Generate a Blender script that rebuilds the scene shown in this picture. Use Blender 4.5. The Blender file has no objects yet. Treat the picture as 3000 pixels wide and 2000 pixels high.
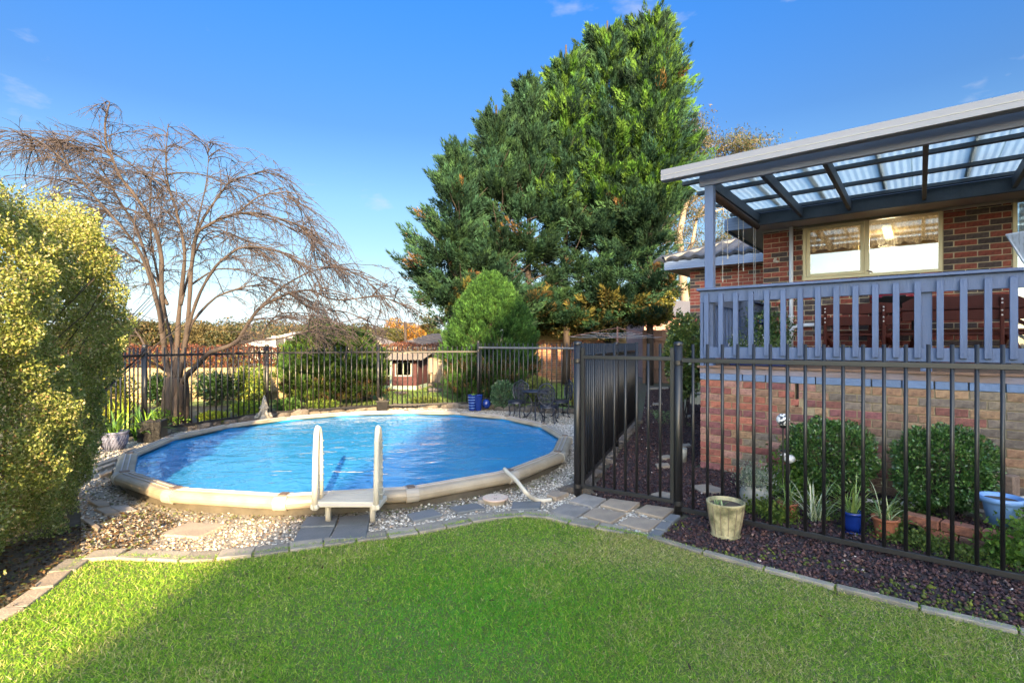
import bpy, bmesh, math, random
import numpy as np
from mathutils import Vector, Matrix
R = math.radians
random.seed(11)
rng = np.random.default_rng(7)
S = bpy.context.scene
COL = S.collection

# ------------------------------------------------------------------ camera, sky, sun, exposure
H_CAM, F = 1.5, 1176.0
cd = bpy.data.cameras.new('camera'); cam = bpy.data.objects.new('camera', cd); COL.objects.link(cam)
cam.location = (0, 0, H_CAM); cam.rotation_euler = (R(90), 0, 0)
cd.lens = 18; cd.sensor_width = 36; cd.shift_y = 0.0017; cd.clip_start = 0.05; cd.clip_end = 3000
S.camera = cam
SUN_AZ, SUN_EL = math.atan2(0.22, -0.975), R(18)
w = bpy.data.worlds.new('World'); S.world = w; w.use_nodes = True
nt = w.node_tree; N = nt.nodes; Lk = nt.links
bg = N['Background']
sky = N.new('ShaderNodeTexSky'); sky.sky_type = 'NISHITA'; sky.sun_disc = False
sky.sun_elevation = SUN_EL; sky.sun_rotation = SUN_AZ; sky.altitude = 100
sky.air_density = 1.0; sky.dust_density = 1.2; sky.ozone_density = 1.5
tc = N.new('ShaderNodeTexCoord')
SKY_STRENGTH, EXPO, SUN_STR = 0.15, 2.5, 5.0
# the sky away from the sun is the photograph's deep blue, paling to the horizon; towards the low sun its glow is boosted to fill the shade
sep = N.new('ShaderNodeSeparateXYZ'); Lk.new(tc.outputs['Generated'], sep.inputs[0])
rmp = N.new('ShaderNodeValToRGB'); Lk.new(sep.outputs['Z'], rmp.inputs[0]); cr = rmp.color_ramp
stops = [(.017, (.33, .38, .60)), (.07, (.31, .33, .38)), (.139, (.25, .275, .29)), (.259, (.225, .29, .33)), (.375, (.163, .274, .40)), (.559, (.113, .324, .575)), (.766, (.135, .415, .79)), (.966, (.18, .58, 1.1))]
cr.elements[0].position, cr.elements[0].color = stops[0][0], (*[v/1.38 for v in stops[0][1]], 1); cr.elements[1].position, cr.elements[1].color = stops[-1][0], (*[v/1.41 for v in stops[-1][1]], 1)
for p_, c_ in stops[1:-1]: cr.elements.new(p_).color = (*[v/(1.41 if p_ > .3 else 1.28) for v in c_], 1)
dt = N.new('ShaderNodeVectorMath'); dt.operation = 'DOT_PRODUCT'; Lk.new(tc.outputs['Generated'], dt.inputs[0])
dt.inputs[1].default_value = (math.sin(SUN_AZ)*math.cos(SUN_EL), math.cos(SUN_AZ)*math.cos(SUN_EL), math.sin(SUN_EL))
tm = N.new('ShaderNodeMapRange'); tm.interpolation_type = 'SMOOTHSTEP'; tm.inputs[1].default_value = -0.30; tm.inputs[2].default_value = 0.75; Lk.new(dt.outputs['Value'], tm.inputs[0])
gm = N.new('ShaderNodeMix'); gm.data_type = 'RGBA'; Lk.new(tm.outputs[0], gm.inputs[0]); Lk.new(rmp.outputs[0], gm.inputs[6]); gm.inputs[7].default_value = (1.55, 1.46, 1.30, 1)
mul = N.new('ShaderNodeMix'); mul.data_type = 'RGBA'; mul.blend_type = 'MULTIPLY'; mul.inputs[0].default_value = 1
Lk.new(sky.outputs[0], mul.inputs[6]); Lk.new(gm.outputs[2], mul.inputs[7])
mp = N.new('ShaderNodeMapping'); mp.inputs['Scale'].default_value = (1.0, 1.0, 2.6); mp.inputs['Location'].default_value = (0.9, 0.55, 0.1)
Lk.new(tc.outputs['Generated'], mp.inputs[0])
nz = N.new('ShaderNodeTexNoise'); nz.inputs['Scale'].default_value = 5.0; nz.inputs['Detail'].default_value = 7; nz.inputs['Roughness'].default_value = 0.55
Lk.new(mp.outputs[0], nz.inputs['Vector'])
cm = N.new('ShaderNodeMapRange'); cm.inputs[1].default_value = 0.63; cm.inputs[2].default_value = 0.80; cm.inputs[4].default_value = 0.7
Lk.new(nz.outputs[0], cm.inputs[0])
cmx = N.new('ShaderNodeMix'); cmx.data_type = 'RGBA'; Lk.new(cm.outputs[0], cmx.inputs[0])
Lk.new(mul.outputs[2], cmx.inputs[6]); cmx.inputs[7].default_value = (1.0, 1.03, 1.15, 1)
Lk.new(cmx.outputs[2], bg.inputs[0]); bg.inputs[1].default_value = SKY_STRENGTH
sl = bpy.data.lights.new('sun', 'SUN'); sl.energy = SUN_STR; sl.angle = R(0.6); sl.color = (1.0, 0.73, 0.40)
so = bpy.data.objects.new('sun', sl); COL.objects.link(so)
sd = Vector((math.sin(SUN_AZ) * math.cos(SUN_EL), math.cos(SUN_AZ) * math.cos(SUN_EL), math.sin(SUN_EL)))
so.rotation_euler = sd.to_track_quat('Z', 'Y').to_euler(); so.location = sd * 60
S.view_settings.view_transform = 'Standard'; S.view_settings.look = 'None'
S.view_settings.exposure = EXPO; S.view_settings.gamma = 1.0; S.view_settings.use_curve_mapping = False
S.render.engine = 'CYCLES'; S.cycles.max_bounces = 8; S.cycles.transparent_max_bounces = 24
S.cycles.caustics_reflective = False; S.cycles.caustics_refractive = False
S.cycles.use_denoising = True

# ------------------------------------------------------------------ helpers
def G(x, y, z=0.0):
    Y = (H_CAM - z) * F / (y - 788.0); return Vector(((x - 1176.0) / F * Y, Y, z))
def A(x, y, Y):
    return Vector(((x - 1176.0) / F * Y, Y, H_CAM - (y - 788.0) / F * Y))

def link(o, parent=None):
    COL.objects.link(o)
    if parent is not None: o.parent = parent
    return o
def tag(o, label=None, cat=None, group=None, kind=None):
    if label: o['label'] = label
    if cat: o['category'] = cat
    if group: o['group'] = group
    if kind: o['kind'] = kind
    return o
def thing(name, label, cat, loc=(0, 0, 0), rz=0.0, group=None):
    o = bpy.data.objects.new(name, None); o.location = loc; o.rotation_euler = (0, 0, rz); link(o)
    o.empty_display_size = 0.2
    return tag(o, label, cat, group)
def setting(name, loc=(0, 0, 0)):
    o = bpy.data.objects.new(name, None); o.location = loc; link(o); o['kind'] = 'structure'; return o
def put(name, mesh, parent, loc=(0, 0, 0), rot=(0, 0, 0), scale=(1, 1, 1), color=None):
    o = bpy.data.objects.new(name, mesh); o.location = loc; o.rotation_euler = rot; o.scale = scale
    if color is not None: o.color = (*color, 1)
    return link(o, parent)
def copy_tree(o, parent=None):
    c = o.copy(); link(c)
    if parent: c.parent = parent
    for ch in list(o.children): copy_tree(ch, c)
    return c

class MB:
    def __init__(s): s.v = []; s.f = []
    def add(s, v, f):
        n = len(s.v); s.v += [tuple(p) for p in v]; s.f += [tuple(i + n for i in q) for q in f]; return s
    def box(s, x0, x1, y0, y1, z0, z1):
        v = [(x0,y0,z0),(x1,y0,z0),(x1,y1,z0),(x0,y1,z0),(x0,y0,z1),(x1,y0,z1),(x1,y1,z1),(x0,y1,z1)]
        return s.add(v, [(0,3,2,1),(4,5,6,7),(0,1,5,4),(1,2,6,5),(2,3,7,6),(3,0,4,7)])
    def beam(s, p, q, wd, ht, up=(0, 0, 1)):
        p, q = Vector(p), Vector(q); d = (q - p).normalized(); up = Vector(up)
        sd_ = d.cross(up).normalized() * wd / 2; u = sd_.cross(d).normalized() * ht / 2
        v = [p-sd_-u, p+sd_-u, p+sd_+u, p-sd_+u, q-sd_-u, q+sd_-u, q+sd_+u, q-sd_+u]
        return s.add(v, [(0,1,2,3),(7,6,5,4),(0,4,5,1),(1,5,6,2),(2,6,7,3),(3,7,4,0)])
    def prism(s, poly, z0, z1):
        n = len(poly); ar = sum(poly[i][0]*poly[(i+1)%n][1]-poly[(i+1)%n][0]*poly[i][1] for i in range(n))
        if ar < 0: poly = poly[::-1]
        v = [(p[0], p[1], z0) for p in poly] + [(p[0], p[1], z1) for p in poly]
        f = [tuple(range(n))[::-1], tuple(range(n, 2*n))] + [(i, (i+1) % n, n+(i+1) % n, n+i) for i in range(n)]
        return s.add(v, f)
    def tube(s, pts, rad, n=8, cap=True):
        pts = [Vector(p) for p in pts]; m = len(pts)
        if not hasattr(rad, '__len__'): rad = [rad] * m
        ref = None; v = []; f = []
        for i, p in enumerate(pts):
            d = (pts[min(i+1, m-1)] - pts[max(i-1, 0)])
            d = d.normalized() if d.length > 1e-9 else Vector((0, 0, 1))
            if ref is None: ref = Vector((1, 0, 0)) if abs(d.x) < .8 else Vector((0, 1, 0))
            a_ = d.cross(ref)
            if a_.length < 1e-4: a_ = d.cross(Vector((0, 1, 0.3)))
            a_.normalize(); b_ = d.cross(a_).normalized(); ref = a_.cross(d)
            for k in range(n):
                t = 2 * math.pi * k / n; v.append(p + (a_ * math.cos(t) + b_ * math.sin(t)) * rad[i])
        for i in range(m-1):
            for k in range(n):
                f.append((i*n+k, i*n+(k+1) % n, (i+1)*n+(k+1) % n, (i+1)*n+k))
        if cap: f.append(tuple(range(n))[::-1]); f.append(tuple(range((m-1)*n, m*n)))
        return s.add(v, f)
    def lathe(s, prof, n=24, c=(0, 0, 0), closed=False):
        v = []; f = []; m = len(prof)
        for r, z in prof:
            for k in range(n):
                t = 2*math.pi*k/n; v.append((c[0]+r*math.cos(t), c[1]+r*math.sin(t), c[2]+z))
        for i in range(m-1):
            for k in range(n): f.append((i*n+k, i*n+(k+1) % n, (i+1)*n+(k+1) % n, (i+1)*n+k))
        return s.add(v, f)
    def blob(s, c, r, n=10, m=7, jit=0.0):
        v = []; f = []
        if not hasattr(r, '__len__'): r = (r, r, r)
        for i in range(m+1):
            ph = math.pi*i/m
            for k in range(n):
                t = 2*math.pi*k/n; j = 1+random.uniform(-jit, jit)
                v.append((c[0]+r[0]*j*math.sin(ph)*math.cos(t), c[1]+r[1]*j*math.sin(ph)*math.sin(t), c[2]+r[2]*j*math.cos(ph)))
        for i in range(m):
            for k in range(n): f.append((i*n+k, (i+1)*n+k, (i+1)*n+(k+1) % n, i*n+(k+1) % n))
        return s.add(v, f)
    def mesh(s, name, mat=None, bevel=0.0, smooth=False):
        me = bpy.data.meshes.new(name); me.from_pydata(s.v, [], s.f)
        bm = bmesh.new(); bm.from_mesh(me)
        if bevel > 0:
            bmesh.ops.bevel(bm, geom=bm.edges[:], offset=bevel, segments=1, affect='EDGES', clamp_overlap=True)
        bmesh.ops.recalc_face_normals(bm, faces=bm.faces[:])
        bm.to_mesh(me); bm.free()
        if smooth:
            me.polygons.foreach_set('use_smooth', [True]*len(me.polygons))
        if mat: me.materials.append(mat)
        me.update(); return me
    def build(s, name, mat=None, parent=None, bevel=0.0, smooth=False, loc=(0, 0, 0), rot=(0, 0, 0)):
        o = bpy.data.objects.new(name, s.mesh(name, mat, bevel, smooth)); o.location = loc; o.rotation_euler = rot
        return link(o, parent)

def np_mesh(name, V, k, mat=None, tint=None, smooth=False):
    """V (n*k,3): n loose faces of k corners; tint (n,3) one colour per face group of verts, or (n*k,3)."""
    nv = len(V); n = nv // k
    me = bpy.data.meshes.new(name); me.vertices.add(nv); me.vertices.foreach_set('co', V.astype(np.float32).ravel())
    me.loops.add(nv); me.loops.foreach_set('vertex_index', np.arange(nv, dtype=np.int32))
    me.polygons.add(n); me.polygons.foreach_set('loop_start', np.arange(0, nv, k, dtype=np.int32))
    if tint is not None: set_tint(me, tint, k)
    if mat: me.materials.append(mat)
    me.update(calc_edges=True); return me
def set_tint(me, tint, k=1):
    at = me.color_attributes.new('tint', 'FLOAT_COLOR', 'POINT')
    t = np.repeat(tint, k, 0) if len(tint)*k == len(me.vertices) else tint
    c = np.ones((len(me.vertices), 4), np.float32); c[:, :3] = t; at.data.foreach_set('color', c.ravel())
def np_solid(name, base_v, base_f, P, Rm, sc, mat, tint):
    """many copies of one small solid (tri faces) joined: P (n,3), Rm (n,3,3), sc (n,3), tint (n,3)"""
    n = len(P); m = len(base_v)
    V = np.einsum('nij,nmj->nmi', Rm, base_v[None]*sc[:, None, :]) + P[:, None, :]
    Fc = (base_f[None] + (np.arange(n)*m)[:, None, None]).reshape(-1, 3)
    me = bpy.data.meshes.new(name); me.vertices.add(n*m); me.vertices.foreach_set('co', V.astype(np.float32).ravel())
    me.loops.add(Fc.size); me.loops.foreach_set('vertex_index', Fc.astype(np.int32).ravel())
    me.polygons.add(len(Fc)); me.polygons.foreach_set('loop_start', np.arange(0, Fc.size, 3, dtype=np.int32))
    set_tint(me, np.repeat(tint, m, 0)); me.materials.append(mat); me.update(calc_edges=True); return me
def unit(v): return v/np.maximum(np.linalg.norm(v, axis=-1, keepdims=True), 1e-9)
def rdir(n): return unit(rng.normal(size=(n, 3)))
def rrot(n):
    q = unit(rng.normal(size=(n, 4))); a, b, c, d = q.T
    return np.stack([np.stack([1-2*(c*c+d*d), 2*(b*c-a*d), 2*(b*d+a*c)], -1), np.stack([2*(b*c+a*d), 1-2*(b*b+d*d), 2*(c*d-a*b)], -1),
                     np.stack([2*(b*d-a*c), 2*(c*d+a*b), 1-2*(b*b+c*c)], -1)], 1)
def pal(n, cols, w_=None, j=0.15):
    cols = np.array(cols, float); i = rng.choice(len(cols), n, p=w_); return np.clip(cols[i]*(1+rng.normal(0, j, (n, 1))), 0.002, 1)
def leaves(P, D, L, W):
    """diamond leaf faces: base P, direction D; returns (n*4,3)"""
    n = len(P); sd_ = unit(np.cross(D, rdir(n))); nn = np.cross(D, sd_)
    L = np.broadcast_to(np.asarray(L, float), (n,))[:, None]; W = np.broadcast_to(np.asarray(W, float), (n,))[:, None]
    mid = P + D*L*.45 + nn*W*.25
    return np.stack([P, mid+sd_*W*.5, P+D*L, mid-sd_*W*.5], 1).reshape(-1, 3)
def spikes(P, D, L, W):
    n = len(P); sd_ = unit(np.cross(D, rdir(n)))
    L = np.broadcast_to(np.asarray(L, float), (n,))[:, None]; W = np.broadcast_to(np.asarray(W, float), (n,))[:, None]
    return np.stack([P+sd_*W*.5, P+D*L, P-sd_*W*.5], 1).reshape(-1, 3)
def plume(B, D, L, Rr, m, ll, lw, fan=.75):
    """feathery conifer sprays; returns V (k=3), plume index"""
    n = len(B); idx = np.repeat(np.arange(n), m); k = len(idx)
    u = rng.random(k)**.85; Dk = D[idx]; rad = unit(np.cross(Dk, rdir(k)))
    pr = np.sin(np.clip(u*.86+.16, 0, 1)*math.pi)**.7
    P = B[idx]+Dk*(L[idx]*u)[:, None]+rad*(Rr[idx]*pr*rng.random(k)**.5)[:, None]
    dd = unit(Dk+rad*fan*(1.1-u)[:, None]+rng.normal(0, .22, (k, 3))+np.array([0, 0, .15]))
    return spikes(P, dd, ll*rng.uniform(.6, 1.3, k), lw*rng.uniform(.7, 1.3, k)), idx

# ------------------------------------------------------------------ materials
def newmat(name):
    m = bpy.data.materials.new(name); m.use_nodes = True; return m, m.node_tree.nodes, m.node_tree.links, m.node_tree.nodes['Principled BSDF']
def noise_fac(Nn, Ll, scale, detail=5, coord='Object', stretch=(1, 1, 1)):
    t = Nn.new('ShaderNodeTexCoord'); mpn = Nn.new('ShaderNodeMapping'); mpn.inputs['Scale'].default_value = stretch
    Ll.new(t.outputs[coord], mpn.inputs[0]); z = Nn.new('ShaderNodeTexNoise'); z.inputs['Scale'].default_value = scale
    z.inputs['Detail'].default_value = detail; z.inputs['Roughness'].default_value = .6
    Ll.new(mpn.outputs[0], z.inputs['Vector']); return z.outputs[0]
def mat(name, col, rough=.6, var=.25, scale=8, bump=.2, bscale=None, stretch=(1, 1, 1), metal=0.0, spec=.5, col2=None, lo=.35, hi=.7, objcol=False, rnd=0.0, coat=0.0):
    """plain surface: two tones mixed by noise, fine relief; objcol multiplies the object's own colour; rnd varies by object"""
    m, Nn, Ll, b = newmat(name)
    f = noise_fac(Nn, Ll, scale, 6, stretch=stretch)
    mr = Nn.new('ShaderNodeMapRange'); mr.inputs[1].default_value = lo; mr.inputs[2].default_value = hi; Ll.new(f, mr.inputs[0])
    mx = Nn.new('ShaderNodeMix'); mx.data_type = 'RGBA'; Ll.new(mr.outputs[0], mx.inputs[0])
    c2 = col2 if col2 else tuple(c*(1-var) for c in col)
    mx.inputs[6].default_value = (*col, 1); mx.inputs[7].default_value = (*c2, 1); out = mx.outputs[2]
    if objcol or rnd:
        oi = Nn.new('ShaderNodeObjectInfo')
    if objcol:
        q = Nn.new('ShaderNodeMix'); q.data_type = 'RGBA'; q.blend_type = 'MULTIPLY'; q.inputs[0].default_value = 1
        Ll.new(out, q.inputs[6]); Ll.new(oi.outputs['Color'], q.inputs[7]); out = q.outputs[2]
    if rnd:
        hv = Nn.new('ShaderNodeHueSaturation'); mv = Nn.new('ShaderNodeMapRange'); mv.inputs[3].default_value = 1-rnd; mv.inputs[4].default_value = 1+rnd
        Ll.new(oi.outputs['Random'], mv.inputs[0]); Ll.new(mv.outputs[0], hv.inputs['Value']); Ll.new(out, hv.inputs['Color']); out = hv.outputs[0]
    Ll.new(out, b.inputs['Base Color'])
    b.inputs['Roughness'].default_value = rough; b.inputs['Metallic'].default_value = metal
    b.inputs['Specular IOR Level'].default_value = spec; b.inputs['Coat Weight'].default_value = coat
    if bump:
        f2 = noise_fac(Nn, Ll, bscale or scale*4, 6, stretch=stretch); bp = Nn.new('ShaderNodeBump'); bp.inputs['Strength'].default_value = bump
        bp.inputs['Distance'].default_value = .02; Ll.new(f2, bp.inputs['Height']); Ll.new(bp.outputs[0], b.inputs['Normal'])
    return m
def leafmat(name, transl=.35, rough=.55, spec=.3, gain=(1, 1, 1)):
    m, Nn, Ll, b = newmat(name); at = Nn.new('ShaderNodeAttribute'); at.attribute_name = 'tint'
    g = Nn.new('ShaderNodeMix'); g.data_type = 'RGBA'; g.blend_type = 'MULTIPLY'; g.inputs[0].default_value = 1; g.inputs[7].default_value = (*gain, 1)
    Ll.new(at.outputs['Color'], g.inputs[6]); Ll.new(g.outputs[2], b.inputs['Base Color'])
    b.inputs['Roughness'].default_value = rough; b.inputs['Specular IOR Level'].default_value = spec
    if transl:
        tr = Nn.new('ShaderNodeBsdfTranslucent'); Ll.new(g.outputs[2], tr.inputs['Color']); ms = Nn.new('ShaderNodeMixShader'); ms.inputs[0].default_value = transl
        Ll.new(b.outputs[0], ms.inputs[1]); Ll.new(tr.outputs[0], ms.inputs[2]); Ll.new(ms.outputs[0], Nn['Material Output'].inputs[0])
    return m

M = {}
M['leaf'] = leafmat('leaf', .5); M['gloss_leaf'] = leafmat('glossy leaf', .15, .3, .6); M['needle'] = leafmat('needle', .25, .7, .2)
M['grass'] = leafmat('grass blade', .5, .6, .2); M['pebble'] = leafmat('pebble', 0, .6, .4); M['scoria'] = leafmat('scoria', 0, .95, .05)
M['bark'] = mat('bark', (.040, .028, .023), .9, .5, 5, 1.0, 14, (1, 1, .25), col2=(.016, .011, .010), lo=.4, hi=.6)
M['twig'] = mat('twig bark', (.034, .024, .024), .8, .4, 9, .2)
M['pale_bark'] = mat('pale bark', (.20, .17, .14), .8, .4, 2, .3, stretch=(1, 1, .3), col2=(.15, .11, .08))
M['black_metal'] = mat('black powder coat', (.012, .012, .014), .38, .3, 12, .04, 90)
M['brick'] = mat('brick face', (1, 1, 1), .88, .3, 22, .5, 90, objcol=True, col2=(.42, .40, .42), lo=.42, hi=.72)
M['mortar'] = mat('mortar', (.50, .42, .29), .95, .3, 10, .5, 60)
M['dark_mortar'] = mat('old mortar', (.34, .27, .17), .95, .45, 6, .6, 60)
M['blue_paint'] = mat('blue grey timber paint', (.068, .104, .205), .55, .3, 7, .3, 60, (1, 1, .2), rnd=.08, lo=.45, hi=.75)
M['beam_paint'] = mat('grey blue beam paint', (.17, .185, .26), .5, .15, 5, .1, 50, (.3, 1, 1))
M['blue_brick'] = mat('painted brick', (.115, .175, .30), .6, .2, 14, .4, 50, rnd=.1)
M['dark_timber'] = mat('dark stained timber', (.05, .065, .085), .6, .3, 6, .3, 50, (1, 1, .3))
M['deck'] = mat('deck board', (.17, .095, .06), .7, .35, 5, .3, 40, rnd=.12)
M['fascia_board'] = mat('worn fascia board', (.16, .10, .065), .75, .4, 5, .3, 40, (.3, 1, 1), col2=(.20, .19, .24))
M['gutter'] = mat('pale gutter', (.27, .265, .29), .45, .12, 3, .05, 30, (.2, 1, 1))
M['blue_gutter'] = mat('blue eaves', (.12, .165, .27), .5, .15, 4, .08, 30)
M['soffit'] = mat('soffit', (.42, .36, .31), .8, .15, 4, .05)
M['cream'] = mat('cream window frame', (.58, .50, .30), .4, .1, 4, .05)
M['white_plastic'] = mat('aged white plastic', (.43, .40, .34), .42, .12, 5, .06, 40)
M['cream_plastic'] = mat('cream pool rail', (.27, .235, .18), .45, .2, 4, .12, 50, col2=(.18, .145, .10), lo=.4, hi=.75)
M['cap'] = mat('pool joint cap', (.30, .275, .235), .45, .2, 5, .1)
M['rib'] = mat('grey rail rib', (.36, .34, .36), .5, .1, 9, .03)
M['clip'] = mat('brown clip', (.13, .09, .07), .5, .2, 9, .05)
M['pool_wall_shade'] = mat('pool wall steel in shade tone', (.07, .058, .04), .8, .5, 5, .4)  # dark brown stands in for the shade under the rail
M['concrete'] = mat('concrete paver', (.24, .22, .20), .9, .35, 6, .5, 60, rnd=.15, col2=(.15, .14, .13))
M['tan_paver'] = mat('sandy paver', (.30, .245, .185), .9, .35, 6, .5, 60, rnd=.15, col2=(.21, .17, .135))
M['slate'] = mat('slate paver', (.125, .13, .14), .75, .35, 6, .4, 50, rnd=.12, col2=(.10, .11, .115))
M['edge'] = mat('edging brick', (.26, .225, .18), .9, .35, 7, .5, 60, rnd=.2, col2=(.155, .145, .125))
M['rock'] = mat('basalt rock', (.17, .145, .125), .92, .45, 7, 1.0, 22, rnd=.3, col2=(.085, .075, .07))
M['soil'] = mat('soil', (.085, .06, .042), .95, .5, 4, 1, 30, col2=(.05, .035, .026))
M['terracotta'] = mat('terracotta', (.26, .09, .045), .75, .3, 9, .2)
M['blue_glaze'] = mat('cobalt glaze', (.006, .024, .17), .22, .2, 5, .03)
M['pale_blue_glaze'] = mat('pale blue glaze', (.16, .30, .58), .4, .2, 8, .1)
M['urn'] = mat('blue grey urn', (.12, .13, .20), .5, .3, 7, .3)
M['cream_pot'] = mat('cream stone pot', (.34, .30, .17), .85, .35, 9, .5, 50, col2=(.10, .095, .045), lo=.42, hi=.64)
M['stone_pot'] = mat('grey stone pot', (.24, .24, .22), .85, .3, 8, .3)
M['gnome'] = mat('weathered plaster', (.25, .235, .21), .85, .4, 16, .5, 50, col2=(.12, .115, .105))
M['black_pot'] = mat('black glazed pot', (.008, .008, .010), .35, .2, 5, .1)
M['cast'] = mat('dark cast aluminium', (.018, .023, .042), .4, .3, 12, .15, metal=.3)
M['red_wood'] = mat('red brown oiled wood', (.062, .013, .009), .65, .4, 5, .15, 40, (1, 1, .3), rnd=.1, spec=.2)
M['bbq_red'] = mat('barbecue enamel', (.16, .006, .018), .2, .1, 4, 0)
M['paling'] = mat('fresh pine paling', (.24, .185, .105), .85, .25, 5, .4, 40, (1, 1, .12), rnd=.12)
M['old_paling'] = mat('weathered paling', (.20, .165, .13), .9, .35, 5, .4, 40, (1, 1, .12), rnd=.2)
M['dark_paling'] = mat('old dark paling', (.20, .115, .08), .9, .35, 5, .4, 40, (1, 1, .12), rnd=.2)
M['roof_tile'] = mat('slate blue roof tile', (.030, .036, .052), .5, .3, 5, .2, rnd=.12)
M['brown_tile'] = mat('brown roof tile', (.15, .115, .10), .7, .3, 3, .2, 20)
M['roof_metal'] = mat('corrugated roof', (.17, .17, .19), .5, .2, 3, .05)
M['zinc'] = mat('old zinc roof', (.20, .17, .14), .6, .3, 3, .1)
M['cubby_red'] = mat('cubby red board', (.055, .013, .018), .75, .35, 5, .3, rnd=.15)
M['cubby_green'] = mat('faded green timber', (.22, .30, .25), .8, .3, 7, .3)
M['rust'] = mat('rusty brown steel', (.17, .085, .07), .6, .4, 8, .2)
M['galv'] = mat('galvanised line', (.45, .45, .47), .4, .2, 8, .05, metal=.4)
M['pvc'] = mat('white pvc', (.62, .64, .72), .4, .1, 3, .03)
M['bamboo'] = mat('bamboo blind', (.06, .032, .022), .8, .4, 30, .6, 90, (1, 1, .1))
M['cord'] = mat('cord', (.36, .33, .30), .8, .1, 3, 0)
M['white_wall'] = mat('white render', (.28, .27, .26), .8, .1, 3, .05)
M['dark'] = mat('dark opening', (.015, .015, .018), .6, .1, 3, 0)
M['weathered_white'] = mat('peeling white board', (.52, .52, .56), .8, .5, 11, .3, 50, (1, 4, 1), col2=(.22, .21, .22), lo=.5, hi=.7)
M['room'] = mat('room wall', (.30, .22, .10), .8, .2, 2, 0)
M['rose'] = mat('rose weatherboard', (.30, .16, .14), .8, .2, 3, .1)
M['chimney_pale'] = mat('pale bird', (.55, .55, .58), .6, .3, 20, .1)

def emis(name, col, st):
    m, Nn, Ll, b = newmat(name); b.inputs['Emission Color'].default_value = (*col, 1); b.inputs['Emission Strength'].default_value = st; b.inputs['Base Color'].default_value = (*col, 1); return m
M['lamp_glow'] = emis('lit ceiling lamp', (1, .8, .4), 1.1)
def glassmat():
    m, Nn, Ll, b = newmat('window glass'); out = Nn['Material Output']
    tr = Nn.new('ShaderNodeBsdfTransparent'); tr.inputs[0].default_value = (.8, .82, .8, 1); gl = Nn.new('ShaderNodeBsdfGlossy'); gl.inputs['Roughness'].default_value = .015
    gl.inputs['Color'].default_value = (1, 1, 1, 1)
    ms = Nn.new('ShaderNodeMixShader'); ms.inputs[0].default_value = .13; Ll.new(tr.outputs[0], ms.inputs[1]); Ll.new(gl.outputs[0], ms.inputs[2]); Ll.new(ms.outputs[0], out.inputs[0]); return m
M['glass'] = glassmat()
def lacemat():
    m, Nn, Ll, b = newmat('lace curtain'); out = Nn['Material Output']; b.inputs['Base Color'].default_value = (.85, .76, .64, 1); b.inputs['Roughness'].default_value = .9
    t = Nn.new('ShaderNodeTexCoord'); v = Nn.new('ShaderNodeTexVoronoi'); v.inputs['Scale'].default_value = 38; Ll.new(t.outputs['Object'], v.inputs['Vector'])
    mr = Nn.new('ShaderNodeMapRange'); mr.inputs[1].default_value = .2; mr.inputs[2].default_value = .6; mr.inputs[3].default_value = .95; mr.inputs[4].default_value = .5; Ll.new(v.outputs['Distance'], mr.inputs[0])
    tr = Nn.new('ShaderNodeBsdfTransparent'); ms = Nn.new('ShaderNodeMixShader'); tl = Nn.new('ShaderNodeBsdfTranslucent'); tl.inputs[0].default_value = (.85, .76, .64, 1); m3 = Nn.new('ShaderNodeMixShader'); Ll.new(b.outputs[0], m3.inputs[1]); Ll.new(tl.outputs[0], m3.inputs[2])
    Ll.new(mr.outputs[0], ms.inputs[0]); Ll.new(tr.outputs[0], ms.inputs[1]); Ll.new(m3.outputs[0], ms.inputs[2]); Ll.new(ms.outputs[0], out.inputs[0]); return m
M['lace'] = lacemat()
def polycarb():
    m, Nn, Ll, b = newmat('translucent roof sheet'); out = Nn['Material Output']
    f = noise_fac(Nn, Ll, 3, 6, stretch=(1, .3, 1)); mr = Nn.new('ShaderNodeMapRange'); mr.inputs[1].default_value = .3; mr.inputs[2].default_value = .7; mr.inputs[3].default_value = .78; mr.inputs[4].default_value = .95; Ll.new(f, mr.inputs[0])
    tr = Nn.new('ShaderNodeBsdfTransparent'); tr.inputs[0].default_value = (.70, .80, .80, 1)
    tl = Nn.new('ShaderNodeBsdfTranslucent'); tl.inputs[0].default_value = (.40, .46, .46, 1)
    ms = Nn.new('ShaderNodeMixShader'); Ll.new(mr.outputs[0], ms.inputs[0]); Ll.new(tr.outputs[0], ms.inputs[1]); Ll.new(tl.outputs[0], ms.inputs[2])
    gl = Nn.new('ShaderNodeBsdfGlossy'); gl.inputs['Roughness'].default_value = .2; m2 = Nn.new('ShaderNodeMixShader'); m2.inputs[0].default_value = .04
    Ll.new(ms.outputs[0], m2.inputs[1]); Ll.new(gl.outputs[0], m2.inputs[2]); Ll.new(m2.outputs[0], out.inputs[0]); return m
M['poly'] = polycarb()
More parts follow.
